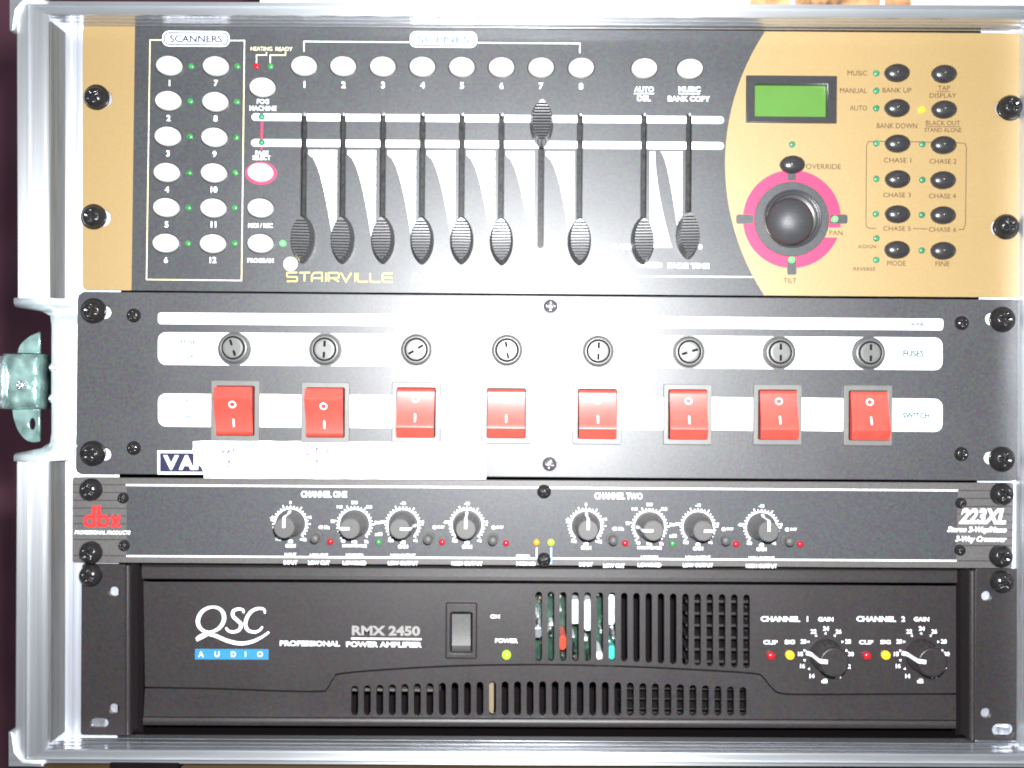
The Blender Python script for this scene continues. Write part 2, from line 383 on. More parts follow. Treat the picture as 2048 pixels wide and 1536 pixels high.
# fine line ridges running along the inner leg of the extrusion
def inner_strip(name, A, B, d, m, hs):
    for h0, h1 in hs:
        a, b = pxh(A, 0), pxh(B, 0); n = Vector((d[0], 0, d[1]))
        vs = []
        for p in (a, b):
            for hh, o in ((h0, 0), (h0, 1), (h1, 1), (h1, 0)):
                vs.append(Vector((p.x, -hh, p.z)) + n * 0.00035 * o)
        world_mesh(name, vs, [(0, 1, 5, 4), (1, 2, 6, 5), (2, 3, 7, 6), (0, 1, 2, 3), (4, 5, 6, 7)], m, case)
ridges = [(0.0118, 0.0126), (0.0070, 0.0078), (0.0022, 0.0028)]
inner_strip('ridge', (97, 31), (2068, 42), (0, -1), M['alu_h'], ridges)
inner_strip('ridge', (94, 1495), (2064, 1507), (0, 1), M['alu_h'], ridges)
# strip added on the left inner leg, coloured for the dark it reflects
for (y0, y1) in ((40, 597), (921, 1488)):
    a = pxh((96.5, y0), 0); b = pxh((95.5, y1), 0)
    vs = []
    for p in (a, b):
        for hh, o in ((-0.0055, 0), (-0.0055, 0.0006), (0.0132, 0.0006), (0.0132, 0)): vs.append(Vector((p.x + o, -hh, p.z)))
    world_mesh('dark_leg_strip', vs, [(0, 1, 5, 4), (1, 2, 6, 5), (2, 3, 7, 6), (0, 1, 2, 3), (4, 5, 6, 7)], M['wall_dark'], case)
# rack rails behind the panels
def rack_rail(px0, px1, label=None):
    a = at(px0, 34, RB); b = at(px1, 34, RB); z1 = at(1024, 22, RB).z; z0 = at(1024, 1500, RB).z
    prof = [(0, -0.012), (0, 0), (0.12, 0.0006), (0.16, 0.0006), (0.19, 0), (0.26, 0), (0.29, 0.0006), (0.33, 0.0006), (0.36, 0), (1, 0), (1, -0.012)]
    if px0 > 1024: prof = [(1 - t, h) for t, h in reversed(prof)]
    vs = []
    for z in (z1, z0):
        for t, h in prof: vs.append(Vector((a.x + (b.x - a.x) * t, -RB - h, z)))
    n = len(prof); fs = [(i, i + 1, n + i + 1, n + i) for i in range(n - 1)] + [tuple(range(n)), tuple(range(n, 2 * n))]
    return world_mesh('rack_rail', vs, fs, M['rail'], case, label=label)
rack_rail(122, 246); rack_rail(1962, 2072)
# shell of the case behind the rims
x0 = pxh((27, 0), 0).x; x1 = pxh((2136, 0), 0).x; z1 = pxh((0, 0), 0).z - 0.001; z0 = pxh((1024, 1534), 0).z
def shell(name, a, b):
    lo, hi = Vector(a), Vector(b); bm = bmesh.new(); bmesh.ops.create_cube(bm, size=1)
    bmesh.ops.scale(bm, verts=bm.verts, vec=hi - lo); me = bpy.data.meshes.new(name); bm.to_mesh(me); bm.free()
    return link(name, me, M['laminate'], case, (lo + hi) / 2)
shell('side_panel', (x1 - 0.009, 0.006, z0), (x1 - 0.001, 0.42, z1))
shell('top_panel', (x0 + 0.011, 0.006, z1 - 0.006), (x1 - 0.0095, 0.42, z1))
shell('bottom_panel', (x0 + 0.011, 0.006, z0), (x1 - 0.0095, 0.42, z0 + 0.006))
shell('back_panel', (x0 + 0.011, 0.4205, z0), (x1 - 0.001, 0.43, z1))
ym1 = pxh((0, 600), 0).z; ym0 = pxh((0, 918), 0).z
shell('side_panel', (x0 + 0.001, 0.006, ym1), (x0 + 0.0105, 0.42, z1))
shell('side_panel', (x0 + 0.001, 0.006, z0), (x0 + 0.0105, 0.42, ym0))
# corner caps of the rim
def corner_cap(cx, cy, sx, sy, L=70, wd=8, nm='corner_cap'):
    lp = [(0, 0), (L, 0), (L - 4, wd * 0.75), (wd + 20, wd), (wd + 4, wd + 20), (wd * 0.85, L - 4), (0, L)]
    pts = [(cx + sx * (x - 5), cy + sy * (y - 2)) for x, y in lp]
    plate(nm, [pts], HR - 0.0005, 0.018, M['rim'], case, bevel=0.0002)
corner_cap(22, 1531, 1, -1); corner_cap(24, -6, 1, 1)
# latch dish
def dish():
    cols = [(74, -0.024), (75, 0.0005), (80, 0.0022), (92, 0.0010), (106, -0.0012), (122, -0.0026), (128, -0.0028)]
    rows = [(596, 1.0), (606, 1.0), (614, 0.9), (620, 0.42), (628, 0.10), (650, 0.0), (720, -0.1), (760, -0.12), (800, -0.1), (868, 0.0), (888, 0.10), (899, 0.42), (907, 0.9), (912, 1.0), (922, 1.0)]
    vs, fs = [], []
    for y, f in rows:
        xl = 27 if f >= 0.9 else 27 + (75 - 27) * (1 - f / 0.9) if f > 0.1 else 75
        for i, (x, h) in enumerate(cols):
            xx = x if i > 1 else x - 75 + (28 if f > 0.5 else 75 if f < 0.3 else 66)
            g = max(f, 0) * (0.0148 if i < 5 else 0.010)
            vs.append(pxh((xx + (0 if i else 0), y), h + g if i else -0.03))
    n = len(cols)
    for j in range(len(rows) - 1):
        for i in range(n - 1): fs.append((j * n + i, j * n + i + 1, (j + 1) * n + i + 1, (j + 1) * n + i))
    return world_mesh('latch_dish', vs, fs, M['dish'], case, smooth=True, label='bright pressed metal dish sunk round the latch')
d_ = dish()
for (px, py) in ((111, 735), (110, 797)): link('rivet', ME['small_bolt'], M['rail'], d_, at(px, py, -0.0008))
# latch
def bumpy_box(name, px0, py0, px1, py1, h0, h1, m, parent, label=None, amp=0.0012, nx=8, ny=10):
    vs, fs = [], []
    for j in range(ny + 1):
        for i in range(nx + 1):
            e = min(i, j, nx - i, ny - j); hh = h1 - (0.002 if e == 0 else 0) + (random.uniform(-amp, amp) if e > 0 else 0)
            vs.append(at(px0 + (px1 - px0) * i / nx, py0 + (py1 - py0) * j / ny, hh))
    for j in range(ny):
        for i in range(nx): a = j * (nx + 1) + i; fs.append((a, a + 1, a + nx + 2, a + nx + 1))
    ring = [i for i in range(nx + 1)] + [(j + 1) * (nx + 1) - 1 for j in range(1, ny + 1)] + [ny * (nx + 1) + i for i in range(nx - 1, -1, -1)] + [j * (nx + 1) for j in range(ny - 1, 0, -1)]
    b = len(vs)
    for r in ring: v = vs[r].copy(); v.y = -h0; vs.append(v)
    for i in range(len(ring)): k2 = (i + 1) % len(ring); fs.append((ring[i], ring[k2], b + k2, b + i))
    fs.append(tuple(b + i for i in range(len(ring))))
    return world_mesh(name, vs, fs, m, parent, smooth=True, label=label)
lt = bumpy_box('latch', 6, 708, 79, 818, -0.016, -0.001, M['latch'], case, label='zinc plated butterfly latch with a greenish reflection put into its colour')
bumpy_box('latch_edge', -30, 712, 5, 817, -0.016, 0.0015, M['steel'], lt, amp=0.0002, nx=3, ny=4)
plate('latch_tab', [smooth([(24, 819), (27, 838), (36, 862), (50, 879), (66, 885), (79, 883)]) + [(79, 819)], circ(64, 848, 6.5, 16, 12)], -0.004, 0.002, M['latch'], lt, bevel=0.0003)
plate('latch_tab', [smooth([(34, 706), (40, 690), (54, 676), (68, 668), (79, 664)]) + [(79, 706)]], -0.004, 0.002, M['latch'], lt, bevel=0.0003)
link('rivet', ME['small_bolt'], M['steel'], lt, at(45, 770, 0.0))


# ------------------------------------------------------------------ things round the case
M['wood'] = mat('varnished wood', (0.10, 0.06, 0.03), 0.5, noise=0.4, nscale=40, aniso=(0.1, 1, 1))
zt = pxh((1024, 1541), 0).z - 0.002
def tabletop():
    t = thing('table', 'brown wooden table under the flight case', 'table', (0.03, 0.2, zt - 0.025))
    bm = bmesh.new(); bmesh.ops.create_cube(bm, size=1); bmesh.ops.scale(bm, verts=bm.verts, vec=(0.56, 0.50, 0.025))
    bmesh.ops.bevel(bm, geom=list(bm.edges), offset=0.002, segments=2, affect='EDGES')
    me = bpy.data.meshes.new('tabletop'); bm.to_mesh(me); bm.free(); link('tabletop', me, M['wood'], t, (0.045, 0.235, zt - 0.0125))
    for sx in (-0.2, 0.29):
        for sy in (0.02, 0.45):
            bm = bmesh.new(); bmesh.ops.create_cube(bm, size=1); bmesh.ops.scale(bm, verts=bm.verts, vec=(0.05, 0.05, 0.95 + zt - 0.025))
            me = bpy.data.meshes.new('leg'); bm.to_mesh(me); bm.free(); link('leg', me, M['wood'], t, (sx, sy, (-0.95 + zt - 0.025) / 2))
tabletop()
for fx0, fx1 in ((218, 355), (1700, 1850)):
    a = pxh((fx0, 1534), 0); b = pxh((fx1, 1534), 0); bm = bmesh.new(); bmesh.ops.create_cube(bm, size=1); bmesh.ops.scale(bm, verts=bm.verts, vec=(b.x - a.x, 0.03, abs(z0 - zt) - 0.0002))
    me = bpy.data.meshes.new('rubber_foot'); bm.to_mesh(me); bm.free(); link('rubber_foot', me, M['cavity'], case, ((a.x + b.x) / 2, 0.001, (z0 + zt) / 2))
# picture card standing on top of the case
M['card'] = mat('pale card', (0.75, 0.76, 0.70), 0.5, noise=0.03)
M['card_brown'] = mat('brown printed picture', (0.42, 0.22, 0.10), 0.5, noise=0.75, nscale=120)
zc = z1 + 0.0003
cd = thing('picture_card', 'pale printed card with brown picture patches standing on top of the flight case', 'card', (0.12, 0.03, zc))
def pane(name, px0, px1, zlo, zhi, y, th, m, parent):
    xa = at(px0, 0, -y).x; xb = at(px1, 0, -y).x
    bm = bmesh.new(); bmesh.ops.create_cube(bm, size=1); bmesh.ops.scale(bm, verts=bm.verts, vec=(xb - xa, th, zhi - zlo))
    me = bpy.data.meshes.new(name); bm.to_mesh(me); bm.free(); return link(name, me, m, parent, ((xa + xb) / 2, y + th / 2, (zlo + zhi) / 2))
pane('sheet', 520, 2250, zc, zc + 0.09, 0.03, 0.001, M['card'], cd)
pane('printed_picture', 1500, 1580, zc + 0.001, zc + 0.06, 0.0296, 0.0004, M['card_brown'], cd)
pane('printed_picture', 1590, 1760, zc + 0.001, zc + 0.06, 0.0296, 0.0004, M['card_brown'], cd)
pane('printed_picture', 1770, 1822, zc + 0.001, zc + 0.06, 0.0296, 0.0004, M['card_brown'], cd)

def chassis(parent, px0, py0, px1, py1, h=-0.0035, depth=0.22):
    a = at(px0, py0, h); b = at(px1, py1, h); bm = bmesh.new(); bmesh.ops.create_cube(bm, size=1)
    bmesh.ops.scale(bm, verts=bm.verts, vec=(abs(b.x - a.x), depth, abs(a.z - b.z)))
    me = bpy.data.meshes.new('chassis'); bm.to_mesh(me); bm.free(); link('chassis', me, M['cavity'], parent, ((a.x + b.x) / 2, -h + depth / 2, (a.z + b.z) / 2))

# ================================================================== UNIT 1: lighting controller
u1 = thing('lighting_controller', 'black and gold lighting controller with ten faders, joystick and green display, topmost in the case', 'lighting controller', at(1105, 590, 0))
SX = [608, 686, 766, 845, 924, 1003, 1083, 1160, 1288, 1378]
def slotline(x): return (x + 0.2, 232, x - 1.9, 490)
slots = [stad(*slotline(x), 5.2) for x in SX]
scr1 = [(192, 196), (188, 434), (2020, 214), (2012, 452)]
sl1 = [stad(190, 197, 207, 197.4, 17.5), stad(186, 435, 204, 435.4, 17.5), stad(2008, 217, 2020, 216, 18), stad(2000, 455, 2012, 454, 18)]
lcdhole = rect(1508, 164, 1657, 236)
fp1 = plate('faceplate', [rquad([(166, 51), (2046, 67), (2044, 595), (165, 580)], 11)] + sl1 + slots + [lcdhole], 0.0, 0.0025, M['gold'], u1, bevel=0.00006, label='gold enamelled front plate with a black printed middle')
# black middle field bounded by an arc
arcp = []
for i in range(25):
    y = 63 + (591.2 - 63) * i / 24; arcp.append((1929.5 - math.sqrt(479.5 ** 2 - (y - 328) ** 2), y))
blk = [(270, 51.9)] + arcp + [(263, 580.8)]
pr('black_field', [blk] + slots, M['controller_black'], fp1, 1)
for p, q in ((0, 0), (1, 0), (2, 0), (3, 0)): rack_screw(u1, *scr1[p], rot=random.uniform(0, 1.5))
chassis(u1, 262, 62, 1945, 588, h=-0.009)
for px, py in ((199, 197), (195, 435), (2011, 216), (2003, 455)):
    plate('slot_backing', [circ(px, py, 17, 24)], -0.0012, 0.0008, M['knob_black'], u1)  # added dark disc that darkens the inside of the slot
# slots
for x in SX:
    a = slotline(x)
    plate('fader_slot', [stad(a[0], a[1] - 1, a[2], a[3] + 1, 8)], -0.0035, 0.001, M['slot'], u1)
    plate('slot_lining', [stad(*a, 6.4), stad(*a, 4.6)], 0.00022, 0.0030, M['slot'], u1)
    link('slot_end_glint', lathe('slot_end_glint', dome_prof(5.0, 0.0015), 14), M['steel'], u1, at(a[0] + 1.5, a[1] - 3, -0.0006))  # steel bead added for the glint at the top end of the slot
# fader knobs
def fader_mesh():
    N = 156; vs, fs = [], []
    Lb, Wb = 47.5 * S, 22 * S; Lt, Wt = 40.5 * S, 18 * S; Hh = 0.0098
    def wid(u, w): return w * (max(0.0, 1 - abs(u) ** 2.15)) ** 0.74
    for i in range(N + 1):
        u = -1 + 2 * i / N
        zb, zt_ = u * Lb, u * Lt; wb = wid(u, Wb) + 0.0003; wt = wid(u, Wt) + 0.0002
        env = Hh - 0.0009 * (1 - u * u)
        rib = [0, 0.0001, 0.0001, 0.0001, 0.0001, 0.0001, 0, -0.0009, -0.0017, -0.0017, -0.0009][i % 11] if abs(u) < 0.90 else 0.0
        H = env + rib
        for x, h, z in ((-wb, 0.0008, zb), (-wb, 0.0028, zb), (-wt * 1.03, H - 0.0012, zt_), (-wt * 0.97, H, zt_), (wt * 0.97, H, zt_), (wt * 1.03, H - 0.0012, zt_), (wb, 0.0028, zb), (wb, 0.0008, zb)):
            vs.append((x, -h, z))
    for i in range(N):
        for k2 in range(7): a = i * 8 + k2; fs.append((a, a + 1, a + 9, a + 8))
    fs.append(tuple(range(8))); fs.append(tuple(N * 8 + q for q in range(8)))
    me = bpy.data.meshes.new('fader_knob'); me.from_pydata(vs, [], fs)
    bm = bmesh.new(); bm.from_mesh(me); bmesh.ops.recalc_face_normals(bm, faces=bm.faces); bm.to_mesh(me); bm.free()
    return me
ME['fader'] = fader_mesh()
FK = [(608, 480), (687, 481), (767, 481), (845, 482), (924, 482), (1003, 484), (1083, 250), (1158, 484), (1284, 483), (1374, 472)]
HF = 0.0092
for i, (x, y) in enumerate(FK):
    # (x, y) is where the foot of the knob stands on the panel
    o = link('fader_knob', ME['fader'], M['fader_black'], u1, at(x, y, 0.0), rot=(0, random.uniform(-0.02, 0.02), 0))
    if i == 6: o['label'] = 'fader knob pushed up to the top of its slot'
# white bands and fans
def band(y0, x0, x1, hh=7.3):
    segs = []; xs = [x0] + [s for s in SX] + [x1]
    for i in range(len(xs) - 1):
        a = xs[i] + (5.5 if i else 0); b = xs[i + 1] - (5.5 if i < len(xs) - 2 else 0)
        ya = y0 + (a - 504) * 0.0065; yb = y0 + (b - 504) * 0.0065
        if i == 0: lp = [(a + hh * 0.9 - hh * sin(t) * 1.0, ya - hh * cos(t)) for t in [pi * q / 8 for q in range(9)]][::-1]; lp = lp + []; lp = [(b, yb - hh)] + [(b, yb + hh)] + lp
        elif i == len(xs) - 2: lp = [(a, ya + hh), (a, ya - hh)] + [(b - hh * 0.9 + hh * sin(t), yb - hh * cos(t)) for t in [pi * q / 8 for q in range(9)]]
        else: lp = [(a, ya - hh), (b, yb - hh), (b, yb + hh), (a, ya + hh)]
        pr('white_band', [lp], M['white_print'], fp1, 2)
band(234, 504, 1447); band(285.5, 503, 1447)
def fan(xl, xr, top, curve, name='level_scale'):
    vs, fs = [], []
    y = top; nb = 10; step = 17.6
    for i in range(nb):
        ya = y + i * step; yb = min(ya + step - 2.1, top + 172)
        sub = 4
        b = len(vs)
        for q in range(sub + 1):
            yy = ya + (yb - ya) * q / sub; xx = curve((yy - top) / 172)
            vs.append(at(xl + xx, yy, PR * 2)); vs.append(at(xr - (yy - top) * 0.006, yy, PR * 2))
        for q in range(sub): fs.append((b + 2 * q, b + 2 * q + 1, b + 2 * q + 3, b + 2 * q + 2))
    o = world_mesh(name, vs, fs, M['white_print'], fp1)
    for p in o.data.polygons:
        if p.normal.y > 0: p.flip()
def cv(t): return 0 if t < 0.06 else 47.0 * ((t - 0.06) / 0.94) ** 0.52
for i in range(7):
    fan(SX[i] + 9, SX[i] + 66, 300 + (SX[i] - 608) * 0.0065, lambda t: cv(min(t, 1)))
fan(1321, 1365, 303, lambda t: 36 * max(t, 0) ** 0.62)
# narrow triangle right of the ninth slot
vs = []; fs = []
for q in range(13):
    t = q / 12; yy = 303 + 192 * t; vs += [at(1300 - t, yy, PR * 2), at(1310 + 34 * t ** 1.7, yy, PR * 2)]
for q in range(12): fs.append((2 * q, 2 * q + 1, 2 * q + 3, 2 * q + 2))
tri = world_mesh('level_scale', vs, fs, M['white_print'], fp1)
for p in tri.data.polygons:
    if p.normal.y > 0: p.flip()
# buttons and lamps
def white_button(x, y, ring=False):
    b = link('push_button', ME['button'], M['white_button'], u1, at(x, y, 0), rot=(0, random.uniform(-0.03, 0.03), 0))
    if ring: pr('ring_print', [circ(x, y + 0.5, 31.5, 40, 22.5), circ(x, y + 0.5, 26, 40, 18)], M['pink_print'], fp1, 2)
    else: link('button_collar', ME['button_collar'], M['knob_black'], b, at(x, y, 0))
scA = [(340, 133), (338, 203), (337, 274), (335, 346), (334, 416), (333, 487)]
scB = [(433, 134), (432, 205), (430, 276), (429, 347), (428, 417), (427, 488)]
for i, (x, y) in enumerate(scA):
    white_button(x, y); link('indicator_light', ME['led'], M['led_off'], u1, at(x + 43.5, y, 0)); text(str(i + 1), x - 1, y + 33, 12, M['white_print'], fp1, bold=0.03)
for i, (x, y) in enumerate(scB):
    white_button(x, y); link('indicator_light', ME['led'], M['led_off'] if i < 1 else M['led_off'], u1, at(x + 42.5, y - 1, 0)); text(str(i + 7), x - 1, y + 32, 12, M['white_print'], fp1, bold=0.03)
strokes('frame_line', [[(327, 80), (300, 80), (293, 559), (483, 561), (489, 81), (459, 81)]], 2.0, M['cream_print'], fp1)
def lozenge(x0, y0, x1, y1, s):
    pr('title_plate', [rect(x0, y0, x1, y1, 12)], M['white_print'], fp1, 2); pr('title_rim', [rect(x0 + 2.5, y0 + 2.5, x1 - 2.5, y1 - 2.5, 10)], M['navy_print'], fp1, 3)
    pr('title_field', [rect(x0 + 5, y0 + 5, x1 - 5, y1 - 5, 8)], M['white_print'], fp1, 4)
    text(s, (x0 + x1) / 2, (y0 + y1) / 2, 14.5, M['blue_print'] if s == 'SCENES' else M['navy_print'], fp1, bold=0.03, lvl=5, width=105)
lozenge(325, 62, 459, 93, 'SCANNERS'); lozenge(820, 63, 954, 95, 'SCENES')
strokes('frame_line', [[(608, 103), (608, 83), (819, 84.5)], [(955, 85.5), (1160, 87), (1159.5, 106)]], 2.2, M['white_print'], fp1)
text('HEATING', 523, 97.5, 8, M['cream_print'], fp1, bold=0.01, width=43); text('READY', 568, 98, 8, M['cream_print'], fp1, bold=0.01, width=34)
strokes('leader_line', [[(513, 126), (513, 110), (533, 110), (533, 104)], [(540.5, 126), (540.5, 110), (571, 110.5), (571, 104)]], 2.0, M['cream_print'], fp1)
link('indicator_light', ME['led'], M['led_red'], u1, at(513, 133, 0)); link('indicator_light', ME['led'], M['led_off'], u1, at(541, 133, 0))
white_button(526, 176); white_button(522, 346, True); white_button(522, 417); white_button(522, 487.5)
link('indicator_light', ME['led_small'], M['led_on'], u1, at(566, 487, 0))
for s, x, y, hgt, wd in (('FOG', 526, 203, 10, 24), ('MACHINE', 526, 216.5, 10, 54), ('PAGE', 524, 306, 9, 26), ('SELECT', 523, 315.5, 9, 36), ('MIDI / REC', 521, 451, 9, 49), ('PROGRAM', 521, 521, 9, 52)):
    text(s, x, y, hgt, M['white_print'], fp1, bold=0.02, width=wd)
strokes('leader_line', [[(524, 243), (523.5, 278)], [(523.4, 294), (523.2, 299)]], 4.0, M['pink_print'], fp1)
for y in (234, 285): link('indicator_light', ME['led_small'], M['led_teal'], u1, at(524, y, 0))
for s, x, y in (('1', 558, 235), ('2', 645, 236), ('3', 727, 236), ('4', 805, 237), ('5', 885, 237), ('6', 963, 238), ('7', 1042, 238), ('8', 1122, 239), ('9', 557, 286), ('10', 645, 287), ('11', 727, 287), ('12', 805, 288), ('13', 885, 288), ('14', 963, 289), ('15', 1042, 289), ('16', 1122, 290)):
    text(s, x, y, 6.5, M['faded_print'], fp1, lvl=4)
for i in range(8):
    x = [609, 687, 766, 845, 924, 1003, 1082, 1162][i]; y = 133.5 + i * 0.5
    white_button(x, y); text(str(i + 1), x, y + 35.5, 13, M['white_print'], fp1, bold=0.03)
white_button(1288, 138); white_button(1379, 139)
text('AUTO', 1288, 178.5, 11, M['white_print'], fp1, bold=0.03, width=39); text('DEL', 1288, 196.5, 11, M['white_print'], fp1, bold=0.03, width=27)
text('MUSIC', 1379, 178.5, 11, M['white_print'], fp1, bold=0.03, width=44); text('BANK COPY', 1378, 197.5, 11, M['white_print'], fp1, bold=0.03, width=84)
strokes('underline', [[(1268, 187), (1308, 187.2)], [(1357, 187.2), (1400, 187.5)]], 1.8, M['white_print'], fp1)
# bottom line, maker's lettering and captions
pr('disc_print', [circ(581, 528, 14, 32)], M['cream_print'], fp1, 2)
LT = {'S': [[(1, 0), (.06, 0), (0, .1), (0, .42), (.06, .5), (.94, .5), (1, .58), (1, .92), (.94, 1), (0, 1)]], 'T': [[(0, 0), (1.05, 0)], [(.5, .06), (.5, 1)]],
      'A': [[(0, 1), (0, .35), (.22, 0), (1, 0), (1, 1)], [(.06, .62), (.94, .62)]], 'I': [[(.5, 0), (.5, 1)]],
      'R': [[(0, 1), (0, 0), (.9, 0), (1, .1), (1, .5), (.9, .6), (.1, .6)], [(.55, .66), (1, 1)]], 'V': [[(0, 0), (.5, 1), (1, 0)]],
      'L': [[(0, 0), (0, .85), (.12, 1), (1, 1)]], 'E': [[(1, 0), (.12, 0), (0, .15), (0, .85), (.12, 1), (1, 1)], [(.08, .5), (.95, .5)]]}
def letters(word, x0, y0, x1, hgt, w, m):
    adv = {'I': 0.35}; tot = sum(adv.get(c, 1.0) for c in word); u = (x1 - x0) / tot; x = x0
    for c in word:
        a = adv.get(c, 1.0) * u; ww = a * 0.82
        ls = [[(x + px * ww, y0 + py * hgt + (x - x0) * 0.008) for px, py in ln] for ln in LT[c]]
        strokes('maker_lettering', ls, w, m, fp1); x += a
letters('STAIRVILLE', 574, 545, 790, 17.5, 2.4, M['yellow_print'])
text('DMX MASTER I', 822, 555, 16, M['white_print'], fp1, bold=0.02, shear=0.3, width=150, align='L')
strokes('frame_line', [[(1000, 551.5), (1506, 554)]], 2.6, M['white_print'], fp1)
text('0.1SEC', 1249, 493, 10, M['white_print'], fp1, bold=0.05, width=48); text('0', 1401, 494, 10, M['white_print'], fp1, bold=0.05)
text('SPEED', 1300, 530, 10.5, M['white_print'], fp1, bold=0.05, width=50); text('FADE TIME', 1377, 531.5, 10.5, M['white_print'], fp1, bold=0.05, width=83)
# display
bz = plate('display_frame', [rect(1493, 151, 1674, 245), rect(1510, 168, 1655, 233)], 0.0016, 0.0030, M['knob_black'], u1, bevel=0.0002)
plate('display', [rect(1504, 161, 1661, 239)], -0.0016, 0.0006, M['lcd'], u1, label='blank green display window')
# black dome buttons and lamps on gold
BB = [(1793, 147), (1887, 149), (1793, 217), (1887, 220), (1794, 288), (1886, 291), (1794, 359), (1885, 361), (1794, 429), (1885, 431), (1793, 500), (1885, 502), (1584, 330)]
for x, y in BB: link('push_button', ME['dome_button'], M['black_button'], u1, at(x, y, 0.0003 if x == 1584 else 0), rot=(0, random.uniform(-0.03, 0.03), 0))
for x, y in [(1752, 147), (1752, 182), (1752, 217), (1752, 287), (1844, 289), (1752, 358), (1844, 360), (1751, 428), (1843, 430), (1752, 477), (1752, 520), (1843, 501), (1584, 289)]:
    link('indicator_light', ME['led'], M['led_teal'], u1, at(x, y, 0))
link('indicator_light', ME['led_small'], M['led_yellow'], u1, at(1843, 220, 0), label='yellow lit indicator')
for s, x, y, wd, hgt in (('MUSIC', 1715, 146, 40, 10), ('MANUAL', 1707, 181, 54, 10), ('AUTO', 1717, 216, 35, 10), ('BANK UP', 1794, 180.5, 58, 10), ('BANK DOWN', 1794, 251.5, 81, 10.5), ('TAP', 1888, 176, 24, 9.5), ('DISPLAY', 1886, 191, 53, 9.5),
                          ('BLACK OUT', 1886, 246, 68, 9.5), ('STAND ALONE', 1886, 260, 74, 8.5), ('CHASE 1', 1795, 320.5, 55, 9.5), ('CHASE 2', 1886, 322.5, 54, 9.5), ('CHASE 3', 1794, 390, 55, 9.5), ('CHASE 4', 1885, 392, 54, 9.5),
                          ('CHASE 5', 1794, 457, 55, 9), ('CHASE 6', 1885, 459, 55, 9), ('MODE', 1793, 526.5, 37, 10), ('FINE', 1885, 527.5, 28, 10), ('ASSIGN', 1734, 493, 36, 7), ('REVERSE', 1729, 538, 44, 7), ('OVERRIDE', 1647, 333, 70, 10.5), ('PAN', 1672, 465.5, 26, 9.5), ('TILT', 1580, 561, 26, 9.5)):
    text(s, x, y, hgt, M['brown_print'], fp1, bold=0.0, width=wd, lvl=4 if s == 'PAN' else 2)
strokes('underline', [[(1873, 183), (1901, 183.3)], [(1851, 253), (1921, 253.5)]], 1.0, M['brown_print'], fp1)
strokes('frame_line', [smooth([(1752, 457), (1738, 456), (1733, 452), (1732, 440)], 4) + [(1733, 292), (1737, 283), (1790, 282.5), (1925, 286), (1931, 288), (1933, 296), (1931, 448), (1927, 459), (1917, 459)], [(1826, 457), (1855, 458)]], 1.3, M['brown_print'], fp1)
# joystick
jx, jy = 1584, 438
ring = plate('ring_print', [circ(jx, jy, 98, 72), circ(jx, jy, 73, 60)], PR * 2, 0.00006, M['pink_print'], fp1)
pr('caption_field', [rect(1646, 455, 1692, 475)], M['gold'], fp1, 3)
js = plate('joystick_mount', [[(jx + 74 * cos(t), jy + 74 * sin(t)) if not near else p for t, near, p in []] or circ(jx, jy, 75, 64), circ(jx, jy, 57, 48)], 0.0010, 0.0014, M['controller_black'], u1, bevel=0.0002)
for (ax, ay) in ((1, 0), (-1, 0), (0, 1), (0, -1)):
    r0, r1 = 77, (111 if (ax, ay) != (0, -1) else 100)
    lp = rquad([(jx + ax * r0 - ay * 9, jy + ay * r0 + ax * 9), (jx + ax * r0 + ay * 9, jy + ay * r0 - ax * 9), (jx + ax * r1 + ay * 9, jy + ay * r1 - ax * 9), (jx + ax * r1 - ay * 9, jy + ay * r1 + ax * 9)], 4)
    plate('mount_arm', [lp], 0.0008, 0.0007, M['controller_black'], js)
link('joystick_gaiter', lathe('joystick_gaiter', [(58, 0.0014), (57, 0.0018), (54.5, 0.0018), (53, 0.0002), (49, 0.0006), (47.5, 0.0028), (46, 0.0030), (40, 0.0020), (30, 0.002)], 56), M['knob_black'], js, at(jx, jy, 0))
link('joystick_ball', lathe('joystick_ball', [(38, 0.0005), (44, 0.002), (46.5, 0.004), (45.5, 0.0058), (42, 0.0080), (36, 0.0100), (27, 0.0118), (16, 0.0130), (6, 0.0134), (0.01, 0.0134)], 56), M['ball_black'], js, at(jx - 9, jy + 8, 0))
for x, y in ((1669, 438.5), (1583, 520)): link('indicator_light', ME['led_small'], M['led_on'], js, at(x, y, 0.0008))

# ================================================================== UNIT 2: switch panel
u2 = thing('switch_panel', 'black rack panel with eight red rocker switches and eight fuse holders on white strips', 'switch panel', at(1095, 955, 0))
sc2 = [(188, 622), (186, 908), (2004, 639), (2003, 918)]
sl2 = [stad(186, 624, 209, 624.5, 13), stad(184, 908, 209, 908.5, 13), stad(1984, 638, 2004, 638, 13), stad(1981, 916, 2003, 916.5, 13)]
SWX = [(470, 821.5), (650.5, 825), (832, 825), (1012.5, 826.5), (1194.5, 828), (1375.5, 829), (1555.5, 829.5), (1736.5, 831)]
FU = [(469, 696), (651, 699), (833, 699.5), (1014, 700.5), (1196, 702.5), (1377, 704), (1558, 705), (1737, 706)]
fp2 = plate('faceplate', [rquad([(155, 583), (2043, 599), (2038, 962), (151, 948)], 14)] + sl2, 0.0, 0.0025, M['black_panel'], u2, bevel=0.0004)
for p in sc2: rack_screw(u2, *p, rot=random.uniform(0, 1.5))
chassis(u2, 262, 592, 1945, 952, h=-0.0035)
for p in ((268, 631), (268, 896), (1923, 646), (1922, 908)): link('screw', ME['bolt'], M['screw_black'], u2, at(*p, 0.0), rot=(0, random.uniform(0, 1.5), 0))
for p in ((1101, 613), (1099, 928)): link('screw', ME['bolt'], M['screw_grey'], u2, at(*p, 0.0), rot=(0, random.uniform(0, 1.5), 0))
T2 = 0.0068
def ys(x, y0): return y0 + (x - 316) * T2
